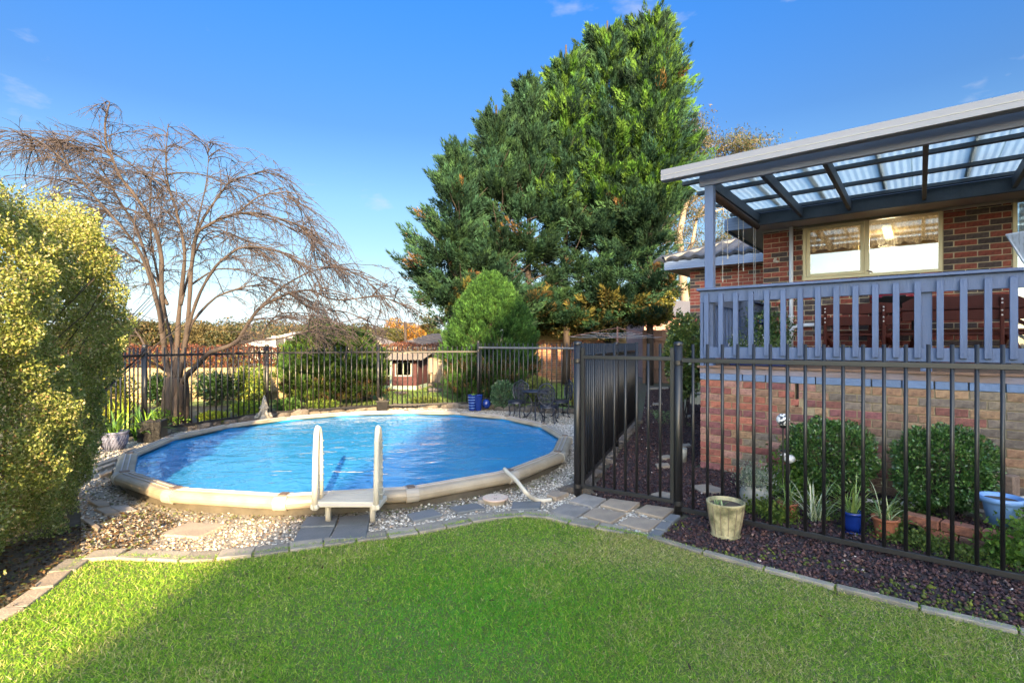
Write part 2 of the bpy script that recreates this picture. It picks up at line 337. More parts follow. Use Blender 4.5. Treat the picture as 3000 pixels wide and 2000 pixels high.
def watermat():
    m, Nn, Ll, b = newmat('pool water'); out = Nn['Material Output']
    t = Nn.new('ShaderNodeTexCoord')
    def nz_(sc, st, det=3, rot=0.0):
        p = Nn.new('ShaderNodeMapping'); p.inputs['Scale'].default_value = st; p.inputs['Rotation'].default_value = (0, 0, rot); Ll.new(t.outputs['Object'], p.inputs[0])
        z = Nn.new('ShaderNodeTexNoise'); z.inputs['Scale'].default_value = sc; z.inputs['Detail'].default_value = det; z.inputs['Distortion'].default_value = .6; Ll.new(p.outputs[0], z.inputs['Vector']); return z.outputs[0]
    a1 = nz_(1.5, (1, 1.5, 1), 3, .3); a2 = nz_(6, (1, 1.3, 1), 2, -.4)
    mm = Nn.new('ShaderNodeMath'); mm.operation = 'MULTIPLY_ADD'; Ll.new(a2, mm.inputs[0]); mm.inputs[1].default_value = .22; Ll.new(a1, mm.inputs[2])
    bp = Nn.new('ShaderNodeBump'); bp.inputs['Strength'].default_value = .55; bp.inputs['Distance'].default_value = .065; Ll.new(mm.outputs[0], bp.inputs['Height'])
    fr = Nn.new('ShaderNodeFresnel'); fr.inputs['IOR'].default_value = 3.2; Ll.new(bp.outputs[0], fr.inputs['Normal'])
    gl = Nn.new('ShaderNodeBsdfGlossy'); gl.inputs['Roughness'].default_value = .01; Ll.new(bp.outputs[0], gl.inputs['Normal'])
    tr = Nn.new('ShaderNodeBsdfTransparent'); tr.inputs[0].default_value = (.86, 1.0, 1.0, 1)
    df = Nn.new('ShaderNodeBsdfDiffuse'); df.inputs['Color'].default_value = (.045, .42, .90, 1); wb = Nn.new('ShaderNodeMixShader'); wb.inputs[0].default_value = .55   # light scattered back by the water and pale liner
    Ll.new(tr.outputs[0], wb.inputs[1]); Ll.new(df.outputs[0], wb.inputs[2]); tr = wb
    ms = Nn.new('ShaderNodeMixShader'); Ll.new(fr.outputs[0], ms.inputs[0]); Ll.new(tr.outputs[0], ms.inputs[1]); Ll.new(gl.outputs[0], ms.inputs[2]); Ll.new(ms.outputs[0], out.inputs[0]); return m
M['water'] = watermat()
M['liner'] = mat('pool liner', (.012, .30, .78), .5, .15, 1.2, .03, 8, col2=(.01, .25, .72))

def in_poly(P, poly):
    x, y = P[:, 0], P[:, 1]; c = np.zeros(len(P), bool); n = len(poly)
    for i in range(n):
        x0, y0 = poly[i][:2]; x1, y1 = poly[(i+1) % n][:2]
        t = ((y0 > y) != (y1 > y)); c ^= t & (x < (x1-x0)*(y-y0)/((y1-y0) if y1 != y0 else 1e-9)+x0)
    return c
def scatter(poly, n, power=0.0):
    """random ground points in a polygon, thinning with distance from the picture's foot"""
    xs = [p[0] for p in poly]; ys = [p[1] for p in poly]; out = []; tot = 0
    while tot < n:
        P = np.stack([rng.uniform(min(xs), max(xs), n*3), rng.uniform(min(ys), max(ys), n*3)], 1)
        k = in_poly(P, poly)
        if power: k &= rng.random(len(P)) < (1.9/np.maximum(np.hypot(P[:, 0], P[:, 1]), 1.9))**power
        P = P[k]; out.append(P); tot += len(P)
        if len(P) == 0: break
    return np.concatenate(out)[:n]

# ------------------------------------------------------------------ ground
PC, PR = Vector((-2.03, 7.24, 0)), 2.88          # pool centre, outer radius
def g2(x, y): p = G(x, y); return (p.x, p.y)
def ground():
    m, Nn, Ll, b = newmat('garden ground'); f1 = noise_fac(Nn, Ll, .35, 6); f2 = noise_fac(Nn, Ll, 14, 6)
    r = Nn.new('ShaderNodeValToRGB'); Ll.new(f1, r.inputs[0]); r.color_ramp.elements[0].color = (.060, .046, .033, 1); r.color_ramp.elements[1].color = (.050, .062, .026, 1)
    r.color_ramp.elements[0].position = .4; r.color_ramp.elements[1].position = .65
    mx = Nn.new('ShaderNodeMix'); mx.data_type = 'RGBA'; mx.blend_type = 'OVERLAY'; mx.inputs[0].default_value = .7; Ll.new(r.outputs[0], mx.inputs[6]); Ll.new(f2, mx.inputs[7])
    Ll.new(mx.outputs[2], b.inputs['Base Color']); b.inputs['Roughness'].default_value = .95
    bp = Nn.new('ShaderNodeBump'); bp.inputs['Strength'].default_value = .8; bp.inputs['Distance'].default_value = .03; Ll.new(f2, bp.inputs['Height']); Ll.new(bp.outputs[0], b.inputs['Normal'])
    n = 96; radii = [2.79, 3.4, 5, 8, 12, 20, 40, 90, 200, 500, 1500]; v = []; f = []
    for r_ in radii:
        for k in range(n):
            t = 2*math.pi*k/n; x = PC.x+r_*math.cos(t); y = PC.y+r_*math.sin(t)
            v.append((x, y, 0))
    for i in range(len(radii)-1):
        for k in range(n): f.append((i*n+k, i*n+(k+1) % n, (i+1)*n+(k+1) % n, (i+1)*n+k))
    o = MB().add(v, f).build('ground', m); o['kind'] = 'structure'
ground()

EDGE_D = [(150, 1318), (185, 1288), (240, 1279), (330, 1283), (430, 1288), (520, 1284), (600, 1274), (690, 1260), (790, 1247), (900, 1233),
          (1000, 1217), (1085, 1199), (1140, 1190), (1215, 1184), (1262, 1190), (1310, 1203), (1370, 1214), (1430, 1224), (1500, 1238)]
EDGE = [g2(*p) for p in EDGE_D]
LEFT_EDGE = [(-3.6, .2), (-3.15, 1.6), g2(0, 1432), g2(90, 1368)]
STRIP = [g2(*p) for p in [(1500, 1238), (1560, 1256), (1620, 1275), (1750, 1310), (1900, 1350), (2050, 1386), (2200, 1422), (2352, 1457)]] + [(3.6, 1.85), (4.8, .9)]
LAWN = LEFT_EDGE + EDGE + STRIP[1:] + [(5, -6), (-5, -6)]
def sheet(name, poly, z, m, parent=None):
    bm = bmesh.new(); vs = [bm.verts.new((p[0], p[1], z)) for p in poly]; es = [bm.edges.new((vs[i], vs[(i+1) % len(vs)])) for i in range(len(vs))]
    bmesh.ops.triangle_fill(bm, use_beauty=True, edges=es)
    for fc in bm.faces:
        if fc.normal.z < 0: fc.normal_flip()
    me = bpy.data.meshes.new(name); bm.to_mesh(me); bm.free(); me.materials.append(m)
    o = bpy.data.objects.new(name, me); link(o, parent)
    if parent is None: o['kind'] = 'structure'
    return o
M['turf'] = mat('turf', (.10, .15, .03), .95, .4, 9, .8, 40, col2=(.09, .085, .035))
M['far_turf'] = mat('far turf', (.10, .17, .035), .95, .4, 2, .8, 40, col2=(.14, .18, .05))
M['gravel_base'] = mat('gravel bedding', (.30, .27, .22), .95, .5, 30, 1, 60, col2=(.10, .085, .07))
M['mulch_base'] = mat('scoria bedding', (.055, .035, .035), .95, .5, 30, 1, 60)
sheet('lawn', LAWN, .004, M['turf'])
SIDE0, SIDE1 = Vector((.643, 5.01, 0)), Vector((2.306, 9.48, 0))
ROCK_D = [(1311, 950), (1255, 949), (1198, 946), (1136, 943), (1064, 939), (991, 937), (919, 938), (847, 943), (780, 947), (700, 954), (612, 963), (530, 973), (468, 983), (399, 994), (365, 1006)]
ROCKS = [g2(*p) for p in ROCK_D]
GRAVEL = [g2(185, 1285)] + EDGE[2:] + [(1.452, 4.4), (.66, 4.97), (2.30, 9.42)] + ROCKS + [(-6.0, 7.6), (-6.2, 6.2), (-4.6, 5.4), (-3.7, 4.4)]
# gravel bed is a ring piece round the pool: outline with the pool cut out
def gravel_bed():
    bm = bmesh.new(); es = []
    out = [bm.verts.new((p[0], p[1], .006)) for p in GRAVEL]; es += [bm.edges.new((out[i], out[(i+1) % len(out)])) for i in range(len(out))]
    n = 64; inn = [bm.verts.new((PC.x+2.80*math.cos(2*math.pi*k/n), PC.y+2.80*math.sin(2*math.pi*k/n), .006)) for k in range(n)]
    es += [bm.edges.new((inn[i], inn[(i+1) % n])) for i in range(n)]
    bmesh.ops.triangle_fill(bm, use_beauty=True, edges=es)
    for fc in bm.faces[:]:
        c = fc.calc_center_median()
        if math.hypot(c.x-PC.x, c.y-PC.y) < 2.6: bm.faces.remove(fc)
        elif fc.normal.z < 0: fc.normal_flip()
    me = bpy.data.meshes.new('gravel_bed'); bm.to_mesh(me); bm.free(); me.materials.append(M['gravel_base'])
    o = link(bpy.data.objects.new('gravel_bed', me)); o['kind'] = 'structure'
gravel_bed()
MULCH = STRIP[::-1] + [(1.55, 4.45), (.75, 5.05), (2.40, 9.5), (4.2, 16), (5.4, 17.5), (4.9, 12.6), (4.4, 8.8), (2.2, 6.2), (4.6, 4.3), (6.5, 2.8)]
sheet('scoria_bed', MULCH, .003, M['mulch_base'])
sheet('back_lawn', [(-9, 12.1), (-4.9, 12.4), (-2.9, 12.4), (-.8, 12.9), (2.4, 10.6), (4.3, 17.8), (3.5, 19.3), (-9, 19.3)], .005, M['far_turf'])
sheet('grass_verge', [(2.75, 9.6), (3.25, 9.2), (3.6, 11.2), (3.1, 11.6)], .007, M['far_turf'])

# ------------------------------------------------------------------ pavers and edging
PIECES = []   # top outlines of everything laid in the gravel, so pebbles keep off
def paver(parent, quad, h=.028, m=None, name='paver', grow=True):
    q = [Vector((p[0], p[1])) for p in quad]; c = sum(q, Vector((0, 0)))/len(q)
    zt = h+random.uniform(-.004, .006)
    o = MB().prism([(p.x-c.x, p.y-c.y) for p in q], -.02, zt).build(name, m, parent, bevel=.004, loc=(c.x, c.y, 0), rot=(random.uniform(-.006, .006), random.uniform(-.006, .006), 0))
    PIECES.append([(p.x, p.y) for p in q]); return o
def px(crop, pts, sc, ox, oy): return [g2(((x/sc)+ox)*.784, ((y/sc)+oy)*.784) for x, y in pts]
c6 = lambda pts: px(0, pts, 2.868, 880, 1200)
c4 = lambda pts: px(0, pts, 1.96, 1600, 850)
c2 = lambda pts: px(0, pts, 2.24, 0, 900)
sp = setting('stepping_path')
for q in ([(895, 900), (1110, 855), (1195, 905), (950, 960)], [(1250, 840), (1480, 805), (1560, 850), (1320, 888)], [(1785, 795), (2025, 787), (2010, 850), (1770, 855)]):
    paver(sp, c6(q), m=M['slate'])
lm = (50, 925), (325, 918), (597, 898); mm_ = (-8, 1015), (297, 1005), (582, 982); lf = (-70, 1130), (240, 1117), (560, 1105)
for a_, b_ in ((lm, mm_), (mm_, lf)):
    for i in (0, 1):
        q = [Vector(p) for p in (a_[i], a_[i+1], b_[i+1], b_[i])]; c = sum(q, Vector((0, 0)))/4
        paver(sp, c6([tuple(c+(p-c)*.945) for p in q]), m=M['slate'])
paver(sp, c2([(1045, 1505), (1240, 1425), (1490, 1440), (1300, 1525)]), m=M['tan_paver'])
paver(sp, c6([(2070, 755), (2120, 712), (2255, 735), (2150, 778)]), m=M['tan_paver'], h=.05)
for q in ([(625, 1340), (720, 1325), (790, 1365), (690, 1375)], [(720, 1325), (840, 1315), (905, 1350), (795, 1362)], [(530, 1405), (590, 1410), (660, 1465), (640, 1485)], [(580, 1290), (700, 1290), (720, 1320), (640, 1325)]):
    paver(sp, c2(q), m=M['tan_paver'] if q[0][0] < 700 else M['concrete'])
for q in ([(620, 1045), (790, 985), (800, 1000), (640, 1062)], [(625, 1078), (750, 1030), (748, 1045), (640, 1090)], [(650, 1110), (740, 1080), (735, 1100), (660, 1125)], [(800, 960), (880, 935), (890, 945), (810, 975)]):
    paver(sp, c2(q), m=M['tan_paver'], h=.04)
gp_ = setting('gate_paving')
for q, mm2 in (([(130, 1225), (215, 1180), (345, 1210), (280, 1258)], 'concrete'), ([(310, 1250), (370, 1212), (540, 1237), (465, 1288)], 'tan_paver'), ([(510, 1285), (575, 1247), (740, 1270), (670, 1323)], 'tan_paver'),
          ([(25, 1285), (100, 1235), (258, 1265), (170, 1320)], 'concrete'), ([(210, 1310), (275, 1264), (460, 1300), (370, 1355)], 'tan_paver'), ([(415, 1355), (480, 1312), (665, 1337), (585, 1395)], 'tan_paver'),
          ([(5, 1207), (35, 1175), (130, 1185), (75, 1215)], 'tan_paver')):
    paver(gp_, c4(q), m=M[mm2])
for q in ([(675, 1330), (712, 1298), (772, 1308), (730, 1345)], [(622, 1385), (660, 1345), (724, 1352), (688, 1395)], [(577, 1430), (618, 1390), (678, 1400), (640, 1440)]):
    paver(gp_, c4(q), m=M['slate'])
def walk(pts, step):
    """split a polyline into stations of equal step: (point, unit direction)"""
    P = [Vector(p[:2]) for p in pts]; out = []; d = 0; i = 0; pos = P[0].copy(); seg = (P[1]-P[0])
    L = [0]
    for k in range(1, len(P)): L.append(L[-1]+(P[k]-P[k-1]).length)
    s = 0
    while s <= L[-1]:
        while i < len(P)-2 and s > L[i+1]: i += 1
        t = (s-L[i])/max(L[i+1]-L[i], 1e-6); out.append((P[i].lerp(P[i+1], t), (P[i+1]-P[i]).normalized())); s += step
    return out
le = setting('lawn_edging')
def course(pts, step, wd, h, m, name, mlist=None, off=0):
    st = walk(pts, step)
    for i in range(len(st)-1):
        (p, d), (q, d2) = st[i], st[i+1]; ax = (q-p).normalized(); nx = Vector((-ax.y, ax.x)); L2 = (q-p).length*.5-.006
        c = (p+q)/2+nx*off; j = random.uniform(-.006, .006)
        quad = [c-ax*L2-nx*(wd/2+j), c+ax*L2-nx*(wd/2+j), c+ax*L2+nx*wd/2, c-ax*L2+nx*wd/2]
        paver(le, [(v.x, v.y) for v in quad], h=h, m=m, name=name)
course(EDGE, .232, .15, .026, M['edge'], 'edging_brick', off=.03)
course(LEFT_EDGE + EDGE[:2], .235, .12, .022, M['tan_paver'], 'edging_brick', off=.02)
course(STRIP, .40, .055, .028, M['edge'], 'edging_strip')
mp_ = setting('mulch_path')
for q in ([(830, 1132), (925, 1125), (1010, 1150), (1005, 1172), (890, 1170)], [(600, 1185), (665, 1170), (740, 1185), (735, 1215), (640, 1212)], [(625, 1010), (700, 1005), (712, 1022), (640, 1028)],
          [(770, 895), (820, 888), (838, 903), (785, 908)], [(640, 965), (700, 955), (730, 970), (670, 978)], [(580, 562), (700, 558), (705, 568), (585, 570)], [(610, 655), (665, 650), (670, 660), (612, 664)], [(775, 725), (830, 722), (830, 735), (780, 736)]):
    paver(mp_, c4(q), m=M['tan_paver'], name='flagstone', h=.03)

def clear_of(P, margin=0.0):
    k = np.ones(len(P), bool)
    for q in PIECES: k &= ~in_poly(P, q)
    return k
ICO = None
def ico(sub=1):
    bm = bmesh.new(); bmesh.ops.create_icosphere(bm, subdivisions=sub, radius=1); v = np.array([x.co[:] for x in bm.verts]); f = np.array([[q.index for q in p.verts] for p in bm.faces]); bm.free(); return v, f
def octa():
    v = np.array([(1, 0, 0), (-1, 0, 0), (0, 1, 0), (0, -1, 0), (0, 0, 1), (0, 0, -1)], float); v[:4] += .12
    f = np.array([(0, 2, 4), (2, 1, 4), (1, 3, 4), (3, 0, 4), (2, 0, 5), (1, 2, 5), (3, 1, 5), (0, 3, 5)]); return v, f
def stones(name, P, r0, r1, flat, mt, tint, base, zoff=.003):
    n = len(P); s = rng.uniform(r0, r1, n)
    sc = np.stack([s*rng.uniform(.8, 1.35, n), s*rng.uniform(.7, 1.1, n), s*rng.uniform(*flat, n)], 1)
    a_ = rng.uniform(0, 6.283, n); c, s_ = np.cos(a_), np.sin(a_); Z = np.zeros(n); O = np.ones(n)
    Rz = np.stack([np.stack([c, -s_, Z], -1), np.stack([s_, c, Z], -1), np.stack([Z, Z, O], -1)], 1)
    til = rrot(n); k = .25; Rm = Rz if k == 0 else Rz@(np.eye(3)[None]*(1-k)+til*k)
    P3 = np.concatenate([P, (sc[:, 2]*rng.uniform(.1, .9, n)+zoff)[:, None]], 1)
    o = link(bpy.data.objects.new(name, np_solid(name, base[0], base[1], P3, Rm, sc, mt, tint))); o['kind'] = 'stuff'; return o
def gravel():
    P = scatter(GRAVEL, 46000, 1.35); r_ = np.hypot(P[:, 0]-PC.x, P[:, 1]-PC.y); P = P[(r_ > 2.74) & clear_of(P)]
    lf_ = np.clip((-P[:, 0]-1.3)/1.2, 0, 1)*(P[:, 1] < 5)                      # browner, leaf-strewn under the hedge
    t = pal(len(P), [(.42, .39, .34), (.34, .31, .265), (.48, .465, .43), (.23, .20, .17), (.18, .18, .185), (.34, .26, .19)], [.32, .24, .18, .12, .07, .07])
    br = pal(len(P), [(.26, .17, .11), (.19, .13, .085), (.34, .27, .20), (.12, .09, .065)])
    k = (rng.random(len(P)) < lf_*.75)[:, None]; t = np.where(k, br, t)
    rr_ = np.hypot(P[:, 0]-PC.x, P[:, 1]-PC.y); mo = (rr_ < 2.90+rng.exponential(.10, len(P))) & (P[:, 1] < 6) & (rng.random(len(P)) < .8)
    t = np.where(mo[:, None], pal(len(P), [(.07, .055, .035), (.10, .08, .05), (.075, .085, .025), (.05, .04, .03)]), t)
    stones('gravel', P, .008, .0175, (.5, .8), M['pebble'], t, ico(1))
    back = scatter([(-2, 9.9), (2.2, 9.2), (.7, 5.2), (.9, 6.5), (.5, 8.6), (-.8, 10.0)], 9000)
    back = back[np.hypot(back[:, 0]-PC.x, back[:, 1]-PC.y) > 2.85]
    stones('gravel', back, .011, .022, (.5, .8), M['pebble'], pal(len(back), [(.44, .42, .385), (.34, .32, .29), (.52, .50, .48), (.22, .21, .20)]), octa())
gravel()
def scoria():
    zone = [p for p in MULCH]
    P = scatter(zone, 36000, 1.0); P = P[clear_of(P)]
    t = pal(len(P), [(.066, .038, .039), (.047, .031, .036), (.095, .052, .045), (.036, .031, .038), (.14, .095, .085)], [.35, .28, .17, .14, .06], .25)
    # moss creeping over the bed beside the lawn edging
    d = np.min([np.hypot(P[:, 0]-q[0], P[:, 1]-q[1]) for q in [tuple(x[0]) for x in walk(STRIP, .15)]], 0)
    mo = (d < rng.uniform(.08, .52, len(P))) & (np.sin(P[:, 0]*7+P[:, 1]*5)+np.sin(P[:, 1]*11) > -.1)
    t = np.where(mo[:, None] & (rng.random(len(P)) < .65)[:, None], pal(len(P), [(.10, .115, .025), (.07, .085, .03)]), t)
    k = rng.random(len(P)) < .004; t[k] = (.5, .42, .38)
    stones('scoria', P, .010, .021, (.75, 1.1), M['scoria'], t, octa())
scoria()
def litter():
    P = scatter([(-3.1, 2.0), g2(0, 1425), g2(150, 1312), g2(185, 1284), g2(330, 1268), g2(420, 1200), (-3.3, 4.6), (-4.2, 3)], 3800); P = P[clear_of(P)]
    P = np.concatenate([P, scatter([(-2.6, 2.1), (-2.2, 3.2), (0, 4.2), (1.3, 4.0), (3, 2.6), (2.5, 1.9)], 45)])
    P3 = np.concatenate([P, rng.uniform(.008, .03, (len(P), 1))], 1); D = unit(np.concatenate([rng.normal(size=(len(P), 2)), rng.uniform(-.1, .35, (len(P), 1))], 1))
    t = pal(len(P), [(.08, .045, .025), (.05, .032, .02), (.14, .085, .035), (.11, .13, .035), (.035, .027, .02)])
    o = link(bpy.data.objects.new('leaf_litter', np_mesh('leaf_litter', leaves(P3, D, rng.uniform(.015, .04, len(P)), rng.uniform(.01, .02, len(P))), 4, M['leaf'], t))); o['kind'] = 'stuff'
litter()

# ------------------------------------------------------------------ grass
def grass():
    n = 430000
    near = scatter([p for p in LEFT_EDGE[1:] + EDGE + STRIP[1:-1] + [(4.0, 1.2), (-4, 1.2)]], n, 1.1)
    x, y = near[:, 0], near[:, 1]
    f1 = np.sin(x*3.1+np.sin(y*2.7)*1.3)+np.sin(y*4.3+x*1.7+1)+.8*np.sin(x*7.7-y*5.9)
    ds = np.min([np.hypot(x-q[0], y-q[1]) for q in [tuple(v[0]) for v in walk(STRIP+[], .2)]], 0)
    de = np.min([np.hypot(x-q[0], y-q[1]) for q in [tuple(v[0]) for v in walk(EDGE, .2)]], 0)
    dry = np.clip(.85-ds*1.25, 0, 1)*.75+np.clip(.22-de, 0, 1)*1.8+np.clip(f1*.20-.14, 0, .5)+.13+.45*np.exp(-((x-1.15)**2+(y-2.45)**2)/.10)+.5*np.exp(-((x-.55)**2/.6+(y-3.6)**2/.05))
    lush = np.exp(-((x+.25)**2/.45+(y-2.75)**2/.55))
    dry = np.clip(dry-lush*.5, 0.03, .92)
    g = pal(n, [(.15, .31, .024), (.24, .42, .035), (.08, .19, .018), (.42, .54, .09)], [.35, .3, .2, .15], .16)
    g = np.where((rng.random(n) < lush*.6)[:, None], pal(n, [(.075, .33, .022), (.12, .40, .03)]), g)
    s = pal(n, [(.48, .43, .18), (.36, .36, .11), (.60, .52, .30), (.27, .33, .06)], [.3, .3, .15, .25], .15)
    t = np.where((rng.random(n) < dry)[:, None], s, g)
    P = np.concatenate([near, np.full((n, 1), .003)], 1)
    lean = rng.normal(0, .85, (n, 2)); D = unit(np.concatenate([lean, rng.uniform(.35, 1.1, (n, 1))], 1))
    # ragged growth hanging over the edging
    sk = np.concatenate([np.array([tuple(v[0]) for v in walk(EDGE, .004)]), np.array([tuple(v[0]) for v in walk(STRIP[:8], .004)])]); sk = sk[rng.integers(0, len(sk), 9000)]+rng.normal(0, .013, (9000, 2))
    k = rng.integers(0, n, 9000); P[k, :2] = sk; P[k, 2] = .02; D[k] = unit(np.concatenate([rng.normal(0, .8, (9000, 2)), rng.uniform(.1, .5, (9000, 1))], 1))
    r_ = np.hypot(x, y)
    L = rng.uniform(.012, .034, n)*(1+.2*np.clip(f1, -1, 1)); W = .0028+.0010*np.clip(r_-2, 0, 3)
    me = np_mesh('grass', spikes(P, D, L, W), 3, M['grass'], t)
    o = link(bpy.data.objects.new('grass', me)); o['kind'] = 'stuff'
    n = 22000; far = scatter([(-5, 12.6), (-2.9, 12.5), (-.8, 13.0), (2.6, 11), (4, 18.5), (-5, 19)], n)
    P = np.concatenate([far, np.full((n, 1), .003)], 1); D = unit(np.concatenate([rng.normal(0, .4, (n, 2)), rng.uniform(.5, 1.1, (n, 1))], 1))
    t = pal(n, [(.09, .19, .03), (.14, .23, .05), (.20, .24, .07)])
    o = link(bpy.data.objects.new('far_grass', np_mesh('far_grass', spikes(P, D, rng.uniform(.03, .07, n), .014), 3, M['grass'], t))); o['kind'] = 'stuff'
grass()

# ------------------------------------------------------------------ pool
def pool():
    root = thing('above_ground_pool', 'round above ground pool of blue water with cream segmented rail round it', 'pool', tuple(PC))
    n = 16; ph = [.015+k*2*math.pi/n for k in range(n)]
    pt = lambda r_, a_, z: (r_*math.sin(a_), -r_*math.cos(a_), z)
    prof = [(-.010, .085), (.000, .105), (.003, .130), (-.004, .152), (-.018, .168), (-.035, .176), (-.062, .178), (-.066, .184), (-.080, .184), (-.084, .178),
            (-.112, .178), (-.116, .184), (-.130, .184), (-.134, .178), (-.165, .176), (-.180, .170), (-.186, .150), (-.183, .138), (-.03, .072)]
    def seg(a0, a1, pr, r0=PR, ends=True):
        m = len(pr); v = [pt(r0+p[0], a0, p[1]) for p in pr] + [pt(r0+p[0], a1, p[1]) for p in pr]
        f = [(i, i+1, m+i+1, m+i) for i in range(m-1)] + [(m-1, 0, m, 2*m-1)]
        if ends: f += [tuple(range(m))[::-1], tuple(range(m, 2*m))]
        return v, f
    for k in range(n):
        a0, a1 = ph[k]+.012, ph[k]+2*math.pi/n-.012
        o = MB().add(*seg(a0, a1, prof)).build('rail_segment', M['cream_plastic'], root)
        # grey ribs sit proud on top of the rail
        for rr in (-.073, -.123):
            q = [(rr-.005, .1845), (rr-.005, .1885), (rr+.005, .1885), (rr+.005, .1845)]
            MB().add(*seg(a0+.004, a1-.004, q)).build('rib', M['rib'], o)
        capp = [(p[0]*1.06+.006, .128+(p[1]-.128)*1.14+.001) for p in prof if p[1] not in (.184,)]
        cx_ = MB().add(*seg(ph[k]-.0195, ph[k]+.0195, capp)).build('joint_cap', M['cap'], root)
        MB().add(*seg(ph[k]-.012, ph[k]+.012, [(-.055, .187), (-.055, .196), (-.14, .196), (-.14, .187)])).build('clip', M['clip'], cx_, bevel=.002)
    MB().lathe([(2.80, -.05), (2.80, .15), (2.77, .15), (2.77, -.05)], 64).build('wall', M['pool_wall_shade'], root, smooth=True)
    v = MB(); v.lathe([(2.725, .150), (2.72, -.2), (2.72, -.98), (2.70, -1.02), (1.5, -1.06), (.01, -1.08)], 96); v.build('liner', M['liner'], root, smooth=True)
    wd = MB(); wd.lathe([(2.719, .112), (2.2, .112), (1.2, .112), (.001, .112)], 64); o = wd.build('water', M['water'], None, loc=tuple(PC)); o['kind'] = 'structure'
    for p in o.data.polygons: p.use_smooth = True
pool()

def ladder():
    root = thing('pool_ladder', 'white plastic A-frame ladder with two tall handrails over near pool rail', 'ladder', (-1.34, 4.1, 0))
    X0, X1 = -.235, .235
    b = MB(); b.box(X0, X1, .03, .36, .203, .222); b.box(X0, X1, .022, .03, .180, .222)
    b.build('step', M['white_plastic'], root, bevel=.004)
    g = MB()
    for i in range(6): g.box(X0+.03, X1-.03, .065+i*.05, .078+i*.05, .2222, .2250)
    MB().box(X0, X1, .018, .0215, .196, .206).build('front_lip', M['rib'], root)
    g.build('tread_rib', M['white_plastic'], root)
    for x in (X0-.012, X1+.012):
        # handrail: an upright loop, tapering upwards
        path = [(.02, .16), (.028, .40), (.045, .60), (.062, .72), (.085, .785), (.115, .812), (.15, .80), (.18, .765), (.198, .70), (.212, .56), (.225, .38), (.24, .17)]
        s = MB().tube([(x, y*.62+.01, z) for y, z in path], [.024]*2+[.022]*8+[.020]*2, 12)
        o = s.build('handrail', M['white_plastic'], root, smooth=True)
        r2 = MB()
        for i in range(9): r2.box(x-.0255, x+.0255, .125-.0008*i, .158, .25+i*.055, .256+i*.055)
        r2.build('moulded_rib', M['white_plastic'], root)
        MB().box(x-.03, x+.03, .0, .26, .165, .205).build('bracket', M['white_plastic'], root, bevel=.006)
    for x in (-.185, .185): MB().tube([(x, .15, .025), (x, .15, .205)], .025, 12).build('leg', M['white_plastic'], root, smooth=True)
    for x in (X0-.012, X1+.012): MB().box(x-.025, x+.025, .66, .70, -.6, .105).build('inner_stringer', M['white_plastic'], root, bevel=.004)
    for z in (-.1, -.35): MB().box(X0, X1, .60, .70, z, z+.03).build('inner_step', M['white_plastic'], root, bevel=.004)
ladder()

def hose():
    zr = .21; pts = [A(1160, 1081, 5.15), A(1170, 1092, 5.0), A(1183, 1105, 4.86)]
    pts = [Vector((-.075, 5.12, .245)), Vector((-.03, 5.0, .228)), Vector((.035, 4.86, .212)), G(1208, 1131, .14), G(1222, 1143, .06), G(1238, 1149, .025), G(1254, 1149, .022), G(1266, 1147, .022)]
    fine = []
    for i in range(len(pts)-1):
        for k in range(4): fine.append(pts[i].lerp(pts[i+1], k/4))
    fine.append(pts[-1])
    for _ in range(3): fine = [fine[0]]+[(fine[i-1]+fine[i]*2+fine[i+1])/4 for i in range(1, len(fine)-1)]+[fine[-1]]
    tag(MB().tube(fine, .020, 10).build('pool_hose', M['white_plastic'], smooth=True), 'white hose bent over the pool rail onto the pebbles', 'hose')
hose()
def skimmer():
    p = G(1138, 1141, .06); root = thing('skimmer_lid', 'round beige skimmer lid raised on gravel beside pool rail', 'lid', (p.x, p.y, 0))
    MB().lathe([(.001, 0), (.105, 0), (.105, .045), (.001, .045)], 28).build('collar', M['cream_plastic'], root)
    MB().lathe([(.001, .046), (.118, .046), (.122, .052), (.120, .060), (.10, .062), (.001, .062)], 32).build('cover', mat('beige lid', (.50, .38, .32), .6, .2, 9, .1), root)
    s = MB()
    for r_ in (.045, .085): s.lathe([(r_, .0625), (r_+.004, .0645), (r_+.008, .0625)], 28)
    for k in range(8): t = k*math.pi/4; s.beam((.05*math.cos(t), .05*math.sin(t), .0635), (.1*math.cos(t), .1*math.sin(t), .0635), .004, .003)
    s.build('raised_ring', M['white_plastic'], root)
    for y in (-.06, .05): MB().box(-.014, .014, y, y+.012, .0622, .0645).build('finger_hole', M['dark'], root)
    MB().box(-.16, -.06, -.02, .08, 0, .04).build('block', M['concrete'], root, bevel=.004)
skimmer()

